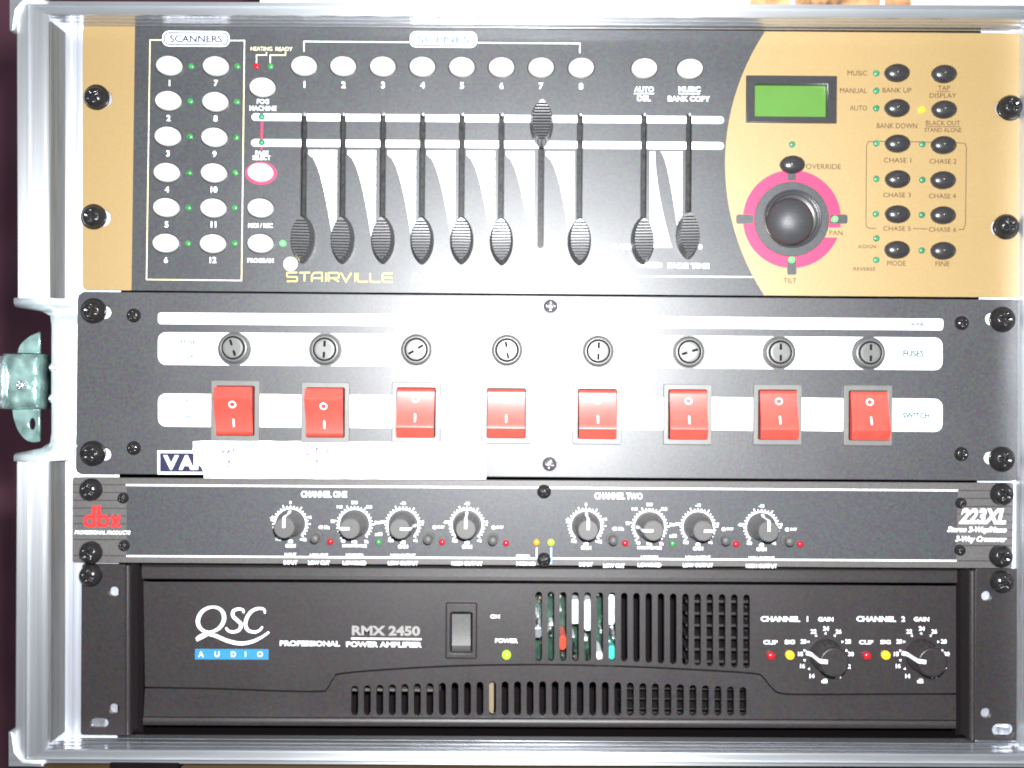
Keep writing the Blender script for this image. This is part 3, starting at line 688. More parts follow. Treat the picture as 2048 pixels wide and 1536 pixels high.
pr('white_strip', [rquad([(316, 625), (1887, ys(1887, 627)), (1886, ys(1887, 650)), (316, 648)], 6)], M['white_print'], fp2, 1)
def strip_segments(y0, y1, x0, x1, cuts, R, r=16):
    xs = [None] + cuts + [None]
    for i in range(len(xs) - 1):
        L_, Rr = xs[i], xs[i + 1]; pts = []
        if L_ is None:
            c0 = (x0 + r, ys(x0, y0) + r); c1 = (x0 + r, ys(x0, y1) - r)
            pts += [(c1[0] - r * sin(t), c1[1] + r * cos(t)) for t in [pi / 2 * q / 6 for q in range(7)]]
            pts += [(c0[0] - r * cos(t), c0[1] - r * sin(t)) for t in [pi / 2 * q / 6 for q in range(7)]]
        else:
            cx, cy, f = L_; yt, yb = ys(cx, y0), ys(cx, y1)
            if f == 'c':
                a0 = math.asin(min(1, (yb - cy) / R)); a1 = math.asin(max(-1, (yt - cy) / R))
                pts += [(cx + R * cos(t), cy + R * sin(t)) for t in [a0 + (a1 - a0) * q / 12 for q in range(13)]]
            else: pts += [(cx + f, yb), (cx + f, yt)]
        if Rr is None:
            c0 = (x1 - r, ys(x1, y0) + r); c1 = (x1 - r, ys(x1, y1) - r)
            pts += [(c0[0] + r * sin(t), c0[1] - r * cos(t)) for t in [pi / 2 * q / 6 for q in range(7)]]
            pts += [(c1[0] + r * cos(t), c1[1] + r * sin(t)) for t in [pi / 2 * q / 6 for q in range(7)]]
        else:
            cx, cy, f = Rr; yt, yb = ys(cx, y0), ys(cx, y1)
            if f == 'c':
                a0 = math.asin(max(-1, (yt - cy) / R)); a1 = math.asin(min(1, (yb - cy) / R))
                pts += [(cx - R * cos(t), cy + R * sin(t)) for t in [a0 + (a1 - a0) * q / 12 for q in range(13)]]
            else: pts += [(cx - f, yt), (cx - f, yb)]
        pr('white_strip', [pts], M['white_print'], fp2, 1)
strip_segments(664.5, 729.5, 316, 1885, [(x, ys(x, 697), 'c') for x, y in FU], 34)
strip_segments(787, 853, 316, 1885, [(x, y, 47.5) for x, y in SWX], 34)
text('CHANNEL', 1831, 648, 8.5, M['navy_print'], fp2, bold=0.04, width=42, lvl=2)
text('FUSES', 1827, 707, 14, M['faded_print'], fp2, bold=0.045, width=42, lvl=2)
text('SWITCH', 1832, 831, 12, M['faded_print'], fp2, bold=0.045, width=54, lvl=2)
text('FUSE', 377, 684, 9, M['faded_print'], fp2, bold=0.04, width=32, lvl=2); text('10A', 378, 713, 9, M['faded_print'], fp2, bold=0.04, width=22, lvl=2)
text('ON', 372, 802, 9, M['faded_print'], fp2, bold=0.04, width=14, lvl=2); text('OFF', 372, 834, 8, M['faded_print'], fp2, bold=0.04, width=16, lvl=2)
pr('maker_box', [[(315, 901), (462, 901.5), (462, 949), (315, 948.5)]], M['white_print'], fp2, 1)
pr('maker_field', [[(320, 906), (457, 906.5), (457, 944), (320, 943.5)]], M['navy_print'], fp2, 2)
for ch, px in zip('VAR', (342, 373, 403)): text(ch, px, 925, 29, M['white_print'], fp2, bold=0.04, width=31, lvl=3 + 'VAR'.index(ch))
# fuse holders
fr_me = lathe('fuse_holder', [(31, -0.0005), (31, 0.0010), (29.5, 0.0024), (24.5, 0.0030), (23, 0.0028), (22.4, 0.0016), (20, 0.0016)], 40)
def cap_mesh():
    n = 40; vs, fs = [], []; prof = [(20.6, 0.001), (20.6, 0.0026), (19.6, 0.0032), (16, 0.0033), (12, 0.0033), (9, 0.0033), (5, 0.0033), (2, 0.0033)]
    for r, h in prof:
        for i in range(n):
            a = 2 * pi * i / n; x, z = r * cos(a), r * sin(a); hh = h
            
            vs.append((x * S, -hh, z * S))
    for j in range(len(prof) - 1):
        for i in range(n): k2 = (i + 1) % n; fs.append((j * n + i, j * n + k2, (j + 1) * n + k2, (j + 1) * n + i))
    fs.append(tuple((len(prof) - 1) * n + i for i in range(n)))
    me = bpy.data.meshes.new('fuse_cap'); me.from_pydata(vs, [], fs)
    bm = bmesh.new(); bm.from_mesh(me); bmesh.ops.recalc_face_normals(bm, faces=bm.faces); bm.to_mesh(me); bm.free(); return me
cap_me = cap_mesh()
gap_shade_me = lathe('gap_shade_ring', [(23.0, 0.0028), (22.6, 0.00295), (21.0, 0.0029), (20.4, 0.0026)], 40)  # black ring that paints the shade of the gap round the cap
def slot_me():
    me = bpy.data.meshes.new('screwdriver_slot'); a = 2.3 * S; b = 17 * S; c = 5.2 * S; h = -0.00345
    vs = [(-a, h, c), (a, h, c), (a, h, b), (-a, h, b), (-a, h, -b), (a, h, -b), (a, h, -c), (-a, h, -c)]
    me.from_pydata(vs, [], [(0, 1, 2, 3), (4, 5, 6, 7)]); return me
slt = slot_me()
ANG = [18, -3, -58, 9, -2, -72, 0, 0]
for (x, y), a in zip(FU, ANG):
    # slot drawn upright; positive leans its foot to the right
    f = link('fuse_holder', fr_me, M['fuse_ring'], u2, at(x, y, 0.0)); c = link('fuse_cap', cap_me, M['fuse_cap'], f, at(x, y, 0.0), rot=(0, radians(-a), 0))
    link('gap_shade_ring', gap_shade_me, M['cavity'], f, at(x, y, 0.0))
    s_ = link('screwdriver_slot', slt, M['cavity'], f, at(x, y, 0.0), rot=(0, radians(-a), 0))
# rocker switches
def rocker_mesh(up):
    W2, H2 = 37 * S, 48 * S; hi, lo = 0.0062, 0.0012
    prof = [(H2, 0.0), (H2, hi * 0.66), (H2 * 0.60, hi)] + [(H2 * (0.56 - 1.56 * q / 10), lo + (hi * 0.985 - lo) * (1 - q / 10) ** 1.6) for q in range(11)] + [(-H2, 0.0)]
    if not up: prof = [(-z, h) for z, h in prof][::-1]
    vs = []; n = len(prof)
    for x in (-W2, W2):
        for z, h in prof: vs.append((x, -h, z))
    fs = [(i, i + 1, n + i + 1, n + i) for i in range(n - 1)] + [tuple(range(n)), tuple(range(n, 2 * n))]
    me = bpy.data.meshes.new('rocker'); me.from_pydata(vs, [], fs)
    bm = bmesh.new(); bm.from_mesh(me); bmesh.ops.recalc_face_normals(bm, faces=bm.faces)
    es = [e for e in bm.edges if e.calc_length() > 1e-4 and all(-v.co.y > 1e-5 for v in e.verts)]
    bmesh.ops.split_edges(bm, edges=[e for e in bm.edges if any(abs(f.normal.x) > 0.9 for f in e.link_faces)])
    bm.to_mesh(me); bm.free()
    for p in me.polygons: p.use_smooth = -p.normal.y > 0.3 and abs(p.normal.x) < 0.1 and (p.center.z < H2 * 0.5 if up else p.center.z > -H2 * 0.5)
    return me, prof
RK = {True: rocker_mesh(True), False: rocker_mesh(False)}
def hprof(prof, z):
    ps = sorted(prof, key=lambda p: p[0])
    ps = [p for p in ps if p[1] > 0]
    for (a, ha), (b, hb) in zip(ps, ps[1:]):
        if a <= z <= b: return ha + (hb - ha) * (z - a) / (b - a + 1e-9)
    return ps[-1][1]
def mark_mesh(pts_loops, prof):
    """flat mark laid on the sloping rocker face"""
    vs, fs = [], []
    for L, R, closed in pts_loops:
        b = len(vs); n = len(L)
        for a, c in zip(L, R):
            for q in (a, c): vs.append((q[0] * S, -hprof(prof, q[1] * S) - 0.00016, q[1] * S))
        for i in range(n if closed else n - 1): k2 = (i + 1) % n; fs.append((b + 2 * i, b + 2 * i + 1, b + 2 * k2 + 1, b + 2 * k2))
    me = bpy.data.meshes.new('mark'); me.from_pydata(vs, [], fs)
    for p in me.polygons:
        if p.normal.y > 0: p.flip()
    return me
for j, (x, y) in enumerate(SWX):
    up = j < 2
    fr = plate('switch_frame', [rect(x - 48.5, y - 60.5, x + 48.5, y + 60.5, 3), rect(x - 38.5, y - 49.5, x + 38.5, y + 49.5, 3)], 0.0017, 0.0019, M['bezel_grey'], u2, bevel=0.0003)
    plate('switch_well', [rect(x - 39, y - 50, x + 39, y + 50, 3)], 0.0002, 0.0001, M['cavity'], fr)
    me, prof = RK[up]
    rk = link('rocker', me, M['red_rocker'], u2, at(x, y, 0.0004), label='red rocker pressed in at the foot' if up else 'red rocker pressed in at the top')
    zo, zi = (13, -24) if up else (27, -10)
    ringL = [(7.6 * cos(t), zo + 7.0 * sin(t)) for t in [2 * pi * q / 20 for q in range(20)]]; ringR = [(5.0 * cos(t), zo + 4.6 * sin(t)) for t in [2 * pi * q / 20 for q in range(20)]]
    link('off_mark', mark_mesh([(ringL, ringR, True)], prof), M['white_print'], rk, at(x, y, 0.0004))
    link('on_mark', mark_mesh([([(-1.6, zi + 8 - 4 * q) for q in range(5)], [(1.6, zi + 8 - 4 * q) for q in range(5)], False)], prof), M['white_print'], rk, at(x, y, 0.0004))

# white cloth tape stuck on the panel
tp = thing('tape', 'long strip of white cloth tape with faint handwriting, stuck under the first switches', 'tape', at(680, 950, 0))
random.seed(3)
edge = [(386, 883), (386, 893), (384.5, 905), (390, 912), (392, 922), (403, 935), (408, 945), (407.5, 956)]
top = [(386 + i * 22, 881.5 + i * 0.12 + random.uniform(-0.7, 0.7)) for i in range(1, 26)]
lp = edge[::-1] + top + [(971, 884.5), (973, 900), (971.5, 920), (972.5, 940), (972, 958.5)] + [(960 - i * 30, 958.8 - i * 0.12 + random.uniform(-0.5, 0.5)) for i in range(0, 18)]
plate('tape_strip', [lp], 0.00095, 0.0003, M['tape'], tp)
def ink(lines): strokes('handwriting', lines, 2.9, M['ink'], tp, base=0.00095, lvl=1)
ink([[(447, 896), (445, 905), (452, 903)], [(458, 898), (455, 905), (461, 903)], [(470, 897), (466, 900), (470, 905)]])
ink([[(454, 925), (459, 921), (457, 936)]])
ink([[(616, 894), (613, 910), (622, 909)], [(630, 897), (638, 896)], [(634, 896), (632, 909)], [(652, 896), (657, 901), (650, 908)]])
ink([[(629, 924), (635, 920), (633, 935)]])

# ================================================================== UNIT 3: crossover
u3 = thing('crossover', 'slim charcoal crossover unit with eight small gain knobs and red logo at its left end', 'audio crossover', at(1085, 1130, 0))
def y3(x, y): return y + (x - 145) * 0.0058
fp3 = plate('faceplate', [rquad([(145, 955), (2028, 966), (2024, 1137), (145, 1125)], 4)], 0.0, 0.003, M['grey_panel'], u3, bevel=0.0003)
chassis(u3, 262, 962, 1945, 1128, h=-0.0035)
for p in ((182, 979), (182, 1105), (2003, 988), (2001, 1112)): rack_screw(u3, *p, rot=random.uniform(0, 1.5), washer=False)
for p in ((247, 996), (249, 1091), (1921, 1006), (1919, 1100)):
    link('screw', ME['small_bolt'], M['screw_black'], u3, at(*p, 0.0), rot=(0, random.uniform(0, 1.5), 0))
for p in ((1088, 983), (1088, 1119)): link('screw', ME['bolt'], M['screw_black'], u3, at(*p, 0.0), rot=(0, 0.6, 0))
pr('black_field', [[(253, 974), (1916, 982.5), (1912, 1121), (253, 1112)]], M['crossover_black'], fp3, 1)
strokes('frame_line', [[(252, 970), (1916, 981)], [(253, 1112), (1913, 1121.5)]], 3.4, M['white_print'], fp3, lvl=2)
for i in range(8):
    y = 969 + i * 15.7 + 0.5
    strokes('groove_line', [[(146, y - 0.5), (252, y)], [(1917, y + 11.5), (2026, y + 12)]], 1.5, M['dark_line'], fp3, lvl=1)
strokes('groove_line', [[(146, 1111), (252, 1111.6)], [(1914, 1121.5), (2025, 1122)]], 1.5, M['dark_line'], fp3, lvl=1)
text('CHANNEL ONE', 648, 988.5, 13, M['white_print'], fp3, bold=0.04, width=92); text('CHANNEL TWO', 1237, 992, 13, M['white_print'], fp3, bold=0.04, width=96)
# red logo
def annulus(cx, cy, ro, ri, lvl, m=M['red_print'], par=fp3): pr('logo', [circ(cx, cy, ro, 28), circ(cx, cy, ri, 24)], m, par, lvl)
annulus(179, 1042, 13, 5.5, 2); annulus(206.5, 1042, 13, 5.5, 2)
pr('logo', [rect(184, 1010.5, 191.8, 1055)], M['red_print'], fp3, 3); pr('logo', [rect(193.8, 1010.5, 201.6, 1055)], M['red_print'], fp3, 3)
strokes('logo', [[(223, 1031), (239.5, 1054.5)], [(239.5, 1031), (223, 1054.5)]], 8, M['red_print'], fp3, lvl=2)
text('PROFESSIONAL PRODUCTS', 205, 1065, 8, M['white_print'], fp3, bold=0.04, width=112, shear=0.2)
text('223XL', 1965, 1032.5, 32, M['white_print'], fp3, bold=0.045, shear=0.3, width=95)
text('Stereo 2-Way/Mono', 1954, 1060.5, 15, M['white_print'], fp3, bold=0.045, shear=0.3, width=119)
text('3-Way Crossover', 1962, 1079.5, 15, M['white_print'], fp3, bold=0.045, shear=0.3, width=103)
# knobs with ticked scales
def knob_mesh():
    prof = [(26, 0.0), (26.5, 0.0012), (25.5, 0.0022), (22.5, 0.0034), (21.2, 0.0120), (20.4, 0.0140), (18, 0.0145), (10, 0.0145), (0.01, 0.0145)]
    n = 40; vs, fs = [], []
    for r, h in prof:
        for i in range(n):
            a = 2 * pi * i / n; rr = r
            if 0.003 < h < 0.0135 and i % 4 == 0 and r > 20: rr = r - 0.9
            vs.append((rr * S * cos(a), -h, rr * S * sin(a)))
    for j in range(len(prof) - 1):
        for i in range(n): k2 = (i + 1) % n; fs.append((j * n + i, j * n + k2, (j + 1) * n + k2, (j + 1) * n + i))
    fs.append(tuple((len(prof) - 1) * n + i for i in range(n)))
    me = bpy.data.meshes.new('knob'); me.from_pydata(vs, [], fs)
    bm = bmesh.new(); bm.from_mesh(me); bmesh.ops.recalc_face_normals(bm, faces=bm.faces); bm.to_mesh(me); bm.free()
    for p in me.polygons: p.use_smooth = abs(p.normal.y) < 0.9
    return me
kn = knob_mesh()
def pointer_mesh(R=1.0, top=0.0145, w=2.6, pts=None):
    me = bpy.data.meshes.new('pointer'); a = w * S
    pts = pts or [(1.0, top + 0.0004), (18.3 * R, top + 0.0004), (21.3 * R, top * 0.97), (22.4 * R, 0.012 * top / 0.0145), (23.4 * R, 0.0036), (26.8 * R, 0.0024), (27.4 * R, 0.0010)]
    vs = []
    for r, h in pts: vs += [(-a, -h, r * S), (a, -h, r * S)]
    # thickness
    n = len(pts)
    for r, h in pts: vs += [(-a, -h + 0.0004, (r - 1) * S), (a, -h + 0.0004, (r - 1) * S)]
    fs = [(2 * i, 2 * i + 1, 2 * i + 3, 2 * i + 2) for i in range(n - 1)] + [(2 * n + 2 * i, 2 * n + 2 * i + 2, 2 * n + 2 * i + 3, 2 * n + 2 * i + 1) for i in range(n - 1)]
    fs += [(2 * i, 2 * i + 2, 2 * n + 2 * i + 2, 2 * n + 2 * i) for i in range(n - 1)] + [(2 * i + 1, 2 * n + 2 * i + 1, 2 * n + 2 * i + 3, 2 * i + 3) for i in range(n - 1)]
    me.from_pydata(vs, [], fs)
    bm = bmesh.new(); bm.from_mesh(me); bmesh.ops.recalc_face_normals(bm, faces=bm.faces); bm.to_mesh(me); bm.free(); return me
ptr = pointer_mesh()
KN = [(581, 1048, 0), (709, 1049, 90), (806, 1049.5, -90), (934, 1050, 0), (1172, 1052, 0), (1299, 1053, 90), (1396, 1053.5, -90), (1523, 1055, 0)]
def scale_print(cx, cy, r0, r1, ri, n, parent, m, base=0.0):
    ls = []; arc = []
    vs, fs = [], []
    for i in range(n):
        a = radians(225 - 270 * i / (n - 1)); w2 = 1.25; r2 = r1 + (4 if i % 5 == 0 else 0)
        ls.append([(cx + r0 * cos(a), cy - r0 * sin(a)), (cx + r2 * cos(a), cy - r2 * sin(a))])
    for i in range(37):
        a = radians(225 - 270 * i / 36); arc.append((cx + ri * cos(a), cy - ri * sin(a)))
    vs, fs = [], []
    for j, ln in enumerate(ls):
        L, R = ribbon_pts(ln, 2.5); b = len(vs); h = base + PR * 2
        for a, c in zip(L, R): vs += [at(a.x, a.y, h), at(c.x, c.y, h)]
        fs.append((b, b + 1, b + 3, b + 2))
    L, R = ribbon_pts(arc, 3.0); b = len(vs)
    for a, c in zip(L, R): vs += [at(a.x, a.y, base + PR * 2.3), at(c.x, c.y, base + PR * 2.3)]
    for i in range(len(L) - 1): fs.append((b + 2 * i, b + 2 * i + 1, b + 2 * i + 3, b + 2 * i + 2))
    o = world_mesh('knob_scale', vs, fs, m, parent)
    for p in o.data.polygons:
        if p.normal.y > 0: p.flip()
WP = M['white_print']
for i, (x, y, a) in enumerate(KN):
    kb = link('knob', kn, M['knob_grey'], u3, at(x, y, 0.0), rot=(0, radians(-a), 0))
    po = bpy.data.objects.new('pointer', ptr)
    if not ptr.materials: ptr.materials.append(M['white_print'])
    C.objects.link(po); po.parent = kb; WL[po] = WL[kb]
    scale_print(x, y, 31, 36.5, 31.5, 25, fp3, WP)
    typ = i % 4
    if typ == 0: labs = [('0', 90, 43), ('-6', 160, 40), ('+6', 20, 40), ('-12', 231, 39), ('+12', -51, 40)]
    elif typ == 1: labs = [('500', 90, 44), ('140', 130, 46), ('1k8', 50, 46), ('70', 172, 44), ('3k6', 5, 46), ('40', 235, 40), ('7k', -55, 42)]
    else: labs = [('-10', 90, 43), ('-20', 172, 42), ('0', 8, 40), ('-00', 232, 40), ('+6', -52, 40)]
    for s, an, rr in labs: text(s, x + rr * cos(radians(an)), y - rr * sin(radians(an)), 6.5, WP, fp3, bold=0.04)
    if typ == 1:
        text('Hz', x, y + 34, 7, WP, fp3, bold=0.04); text('CROSSOVER FREQ', x, y + 43, 7, WP, fp3, bold=0.04, width=49)
    else: text('dB', x, y + 34.5, 7, WP, fp3, bold=0.04); text('GAIN', x, y + 43.5, 7.5, WP, fp3, bold=0.04, width=20)
    l1, l2, w1, w2_ = [('INPUT', 'INPUT', 23, 27), ('LOW/HIGH', 'LOW/MID', 34, 47), ('LOW OUTPUT', 'LOW OUTPUT', 50, 60), ('HIGH OUTPUT', 'HIGH OUTPUT', 52, 62)][typ]
    if i != 3 and i != 4: text(l1, x, y + 62, 8, WP, fp3, bold=0.04, width=w1)
    text(l2, x, y + 77, 8.5, WP, fp3, bold=0.04, width=w2_)
for x, y in ((638, 1111), (1228, 1117)):
    if x < 1000: text('LOW CUT', x, y, 8, WP, fp3, bold=0.04, width=36)
    text('LOW CUT', x, y + 14.5, 8.5, WP, fp3, bold=0.04, width=43)
pb = lathe('push_button', [(11.5, -0.0004), (11.5, 0.0012), (11, 0.0016), (9.3, 0.0017), (9.0, 0.0010), (8.6, 0.0010), (8.6, 0.0078), (8.0, 0.0084), (0.01, 0.0085)], 24)
for x, y in ((635, 1073), (858, 1075), (986, 1077), (1224, 1077), (1446, 1077.5), (1572, 1079)):
    link('push_button', pb, M['knob_grey'], u3, at(x, y, 0.0))
for x, y in ((661, 1083), (884, 1084), (1012, 1086), (1250, 1086), (1472, 1088), (1600, 1088)): link('indicator_light', ME['led_small'], M['led_red'], u3, at(x, y, 0))
for x, y in ((757, 1084), (1345, 1087)): link('indicator_light', ME['led_small'], M['led_off'], u3, at(x, y, 0))
link('indicator_light', ME['led_small'], M['led_amber'], u3, at(1073, 1084.5, 0)); link('indicator_light', ME['led_small'], M['led_bright'], u3, at(1102, 1084.5, 0), label='brightly lit yellow green indicator')
for s, x, y, wd in (('40 Hz', 648, 1054.5, 23), ('x10', 757, 1068, 15), ('@ INV', 877, 1054.5, 24), ('@ INV', 995, 1055, 24), ('40 Hz', 1236, 1057.5, 24), ('x10', 1346, 1071.5, 15), ('@ INV', 1455, 1058.5, 24), ('@ INV', 1582, 1059, 24)):
    text(s, x, y, 7.5, WP, fp3, bold=0.04, width=wd)
text('STEREO', 1046, 1113, 7.5, WP, fp3, bold=0.04, width=27); text('MONO', 1052, 1127.5, 8, WP, fp3, bold=0.04, width=38)
strokes('leader_line', [[(1073.5, 1095), (1073, 1117), (1062, 1117)], [(1102.5, 1095), (1102, 1128)]], 3.6, M['blue_line'], fp3, lvl=3)

# ================================================================== UNIT 4: power amplifier
u4 = thing('power_amplifier', 'black power amplifier with slotted vents and two gain knobs, lowest in the case', 'power amplifier', at(1100, 1475, 0))
EH = -0.0006
AH = -0.0060      # plane of the amplifier face
hl = [circ(228, 1183, 10), circ(228, 1417, 10), stad(190, 1445.5, 207, 1445.7, 9.5)]
hr = [circ(1973, 1192, 10), circ(1972, 1426, 10), stad(1997, 1460, 2016, 1460.2, 12.5)]
e1 = plate('rack_ear', [rquad([(163, 1128), (252, 1129), (252, 1471), (161, 1470)], 6)] + hl, EH, 0.0024, M['amp_black'], u4, bevel=0.0003)
e2 = plate('rack_ear', [rquad([(1951, 1137), (2041, 1138), (2037, 1482), (1949, 1481)], 6)] + hr, EH, 0.0024, M['amp_black'], u4, bevel=0.0003)
rack_screw(u4, 182, 1150, EH, rot=0.4, washer=False); rack_screw(u4, 2003, 1163, EH, rot=1.1, washer=False)
for x0, yy in ((196, 1446), (2006, 1461)):
    boxw('cage_nut', x0 - 13, yy - 8, x0 + 14, yy + 9, -0.0029, -0.0016, M['steel'], u4, bev=0.0003)
# rounded flanges beside the ears
def flange(px, y0, y1, rpx=6):
    n = 9; vs, fs = [], []
    for yy in (y0, y1):
        c = at(px, yy, EH)
        for i in range(n + 1): t = pi * i / n; vs.append(Vector((c.x + rpx * S * cos(t), -(EH - 0.0012) - rpx * S * sin(t) * 1.1, c.z)))
        vs.append(Vector((c.x - rpx * S, 0.02, c.z))); vs.append(Vector((c.x + rpx * S, 0.02, c.z)))
    m_ = n + 3
    for i in range(m_): k2 = (i + 1) % m_; fs.append((i, k2, m_ + k2, m_ + i))
    fs += [tuple(range(m_)), tuple(range(m_, 2 * m_))]
    world_mesh('flange', vs, fs, M['amp_black'], u4, smooth=False)
flange(254, 1131, 1470); flange(1946, 1141, 1480)
chassis(u4, 257, 1131, 1944, 1478, h=-0.045, depth=0.2)
# side cheeks joining face and chassis: black colour stands for the recess shade
for px in (272, 1928):
    boxw('cheek', px - 14, 1133, px + 14, 1470, -0.05, -0.011, M['cavity'], u4)
def yA(x, y): return y + (x - 285) * 0.0052
# top strip, sloping back upward
def profile_strip(name, x0, x1, prof, m, slope=0.0052):
    vs = []; n = len(prof)
    for x in (x0, x1):
        for y, h in prof: vs.append(at(x, y + (x - 285) * slope, h))
    # keep true to the side: same pixels per height
    fs = [(i, i + 1, n + i + 1, n + i) for i in range(n - 1)] + [tuple(range(n)), tuple(range(n, 2 * n))]
    return world_mesh(name, vs, fs, m, u4, smooth=False)
profile_strip('top_bar', 284, 1914, [(1120, -0.03), (1128, -0.0105), (1134, -0.0085), (1150, -0.0068), (1157, -0.0068), (1158.5, -0.0090), (1158.5, -0.03)], M['amp_black'])
# S shaped joint between the upper and lower mouldings
joint = smooth([(290, 1375), (430, 1377.5), (560, 1382), (640, 1383), (655, 1376), (668, 1356), (684, 1347), (800, 1337.5), (940, 1331), (1100, 1329.5), (1250, 1333), (1400, 1340), (1505, 1347), (1525, 1354), (1543, 1375), (1562, 1387), (1620, 1389), (1760, 1388.5), (1912, 1388)], 4)
def jy_(x):
    for (a, ya), (b, yb) in zip(joint, joint[1:]):
        if a <= x <= b: return ya + (yb - ya) * (x - a) / (b - a + 1e-9)
    return joint[0][1] if x < joint[0][0] else joint[-1][1]
# grille geometry: every bar between two slots is a piece of its own
US = [(1077.5 + 24.45 * i) for i in range(18)]
def utop(x): return 1183 + (x - 1077) * 0.014
def ubot(x): return 1322 + (0 if x < 1230 else (x - 1230) * 0.055)
LS = [(709.5 + 25.05 * i) for i in range(32)]
def ltop(x): return 1372 - 11 * math.sin(pi * (x - 700) / 800.0) + (x - 700) * 0.0035
def lbot(x): return 1430.5 + (x - 710) * 0.0012
ux0, ux1 = US[0] - 12.2, US[-1] + 12.2
lx0, lx1 = LS[0] - 12.5, LS[-1] + 12.5
UT, UBm = 14, 6
up_hole = [(ux0, utop(ux0) - 12), (ux1, utop(ux1) - 12), (ux1, ubot(ux1) + 2)] + [(x, ubot(x) + 2) for x in US[::-1]] + [(ux0, ubot(ux0) + 2)]
up = [(287, 1163.5), (1912, 1172)] + [(x, y - 1.7) for x, y in reversed(joint)]
sw_hole = rect(893, 1209, 952, 1315, 3)
upper = plate('upper_face', [up, up_hole, sw_hole], AH, 0.0032, M['amp_black'], u4, bevel=0)
lo_hole = [(x, ltop(x) - 10) for x in [lx0] + LS + [lx1]] + [(lx1, lbot(lx1) + 4), (lx0, lbot(lx0) + 4)]
low = [(x, y + 1.7) for x, y in joint] + [(1912, 1440), (287, 1433)]
lower = plate('lower_face', [low, lo_hole], AH + 0.0006, 0.0032, M['amp_black'], u4, bevel=0)
def bars(xs, x0, x1, top, bot, r, et, eb, h, parent, name='grille_bar'):
    edges = [x0] + xs + [x1]
    for i in range(len(edges) - 1):
        a, b = edges[i], edges[i + 1]; first = i == 0; last = i == len(edges) - 2
        pts = []
        ta, tb, ba, bb = top(a), top(b), bot(a), bot(b)
        pts += [(a + 0.02, ta - et), (b - 0.02, tb - et)]
        if last: pts += [(b, bb + eb)]
        else:
            pts += [(b - 0.02, tb)] + [(b - r * sin(t), tb + r - r * cos(t)) for t in [pi / 2 * q / 4 for q in range(1, 5)]]
            pts += [(b - r * cos(t), bb - r + r * sin(t)) for t in [pi / 2 * q / 4 for q in range(0, 4)]] + [(b - 0.02, bb), (b - 0.02, bb + eb)]
        if first: pts += [(a, ba + eb)]
        else:
            pts += [(a + 0.02, ba + eb), (a + 0.02, ba)] + [(a + r * sin(t), ba - r + r * cos(t)) for t in [pi / 2 * q / 4 for q in range(1, 5)]]
            pts += [(a + r * cos(t), ta + r - r * sin(t)) for t in [pi / 2 * q / 4 for q in range(0, 4)]] + [(a + 0.02, ta)]
        plate(name, [pts], h, 0.0032, M['amp_black'], parent)
bars(US, ux0, ux1, utop, ubot, 6.6, 12, 2, AH, upper)
bars(LS, lx0, lx1, ltop, lbot, 7.0, 10, 4, AH + 0.0006, lower)
# rounded foot of the face
def rounded_foot():
    n = 10; prof = []
    for i in range(n + 1):
        t = i / n; prof.append((1434.5 + 15.5 * t, AH + 0.0006 + 0.0024 * t * t))
    prof += [(1450, -0.03), (1434, -0.03)]
    profile_strip('rounded_foot', 286, 1912, prof, M['amp_black'], slope=0.0043).data
rounded_foot()
bb = profile_strip('bottom_gap', 262, 1940, [(1451, -0.028), (1473, -0.028), (1473, -0.035), (1451, -0.035)], M['cavity'])  # black strip added to darken the gap below the face
# what shows through the vents
random.seed(11)
pc = boxw('circuit_board', 1066, 1180, 1236, 1330, -0.040, -0.037, M['pcb'], u4)
def comp(name, x0, y0, x1, y1, m, h=-0.016, lab=None): boxw(name, x0, y0, x1, y1, -0.036, h, m, pc, bev=0.0008, label=lab)
comp('transformer', 1136, 1200, 1166, 1248, M['cap_white'], -0.014); comp('transformer', 1169, 1200, 1183, 1262, M['cap_white'], -0.013)
comp('capacitor', 1214, 1190, 1230, 1250, M['cap_white'], -0.017); comp('capacitor', 1216, 1292, 1230, 1320, M['teal_part'], -0.014)
comp('capacitor', 1118, 1272, 1132, 1300, M['red_part'], -0.014); comp('terminal', 1068, 1254, 1084, 1276, M['steel'], -0.014)
comp('terminal', 1190, 1304, 1205, 1322, M['cap_white'], -0.013)
for i in range(70):
    x = random.uniform(1068, 1228); y = random.uniform(1186, 1318); s_ = random.uniform(2, 7)
    if 1130 < x < 1186 and y < 1268: continue
    comp('component', x, y, x + s_, y + s_ * random.uniform(0.8, 2.2), random.choice([M['steel'], M['cap_white'], M['pcb'], M['cream_part'], M['steel']]), random.uniform(-0.026, -0.018))
hs = boxw('heat_sink', 1370, 1186, 1504, 1336, -0.040, -0.037, M['fin'], u4)
for i in range(6): boxw('fin', 1372, 1200 + i * 24, 1502, 1206 + i * 24, -0.036, -0.018, M['fin'], hs)
hs2 = boxw('heat_sink', 1240, 1356, 1504, 1436, -0.040, -0.037, M['fin'], u4)
for i in range(3): boxw('fin', 1242, 1376 + i * 20, 1502, 1380 + i * 20, -0.036, -0.020, M['fin'], hs2)
boxw('insulation_board', 969, 1360, 987, 1434, -0.036, -0.013, M['cream_part'], u4)
hs3 = boxw('wire_loom', 700, 1378, 880, 1384, -0.030, -0.018, M['grey_panel'], u4, bev=0.0006)
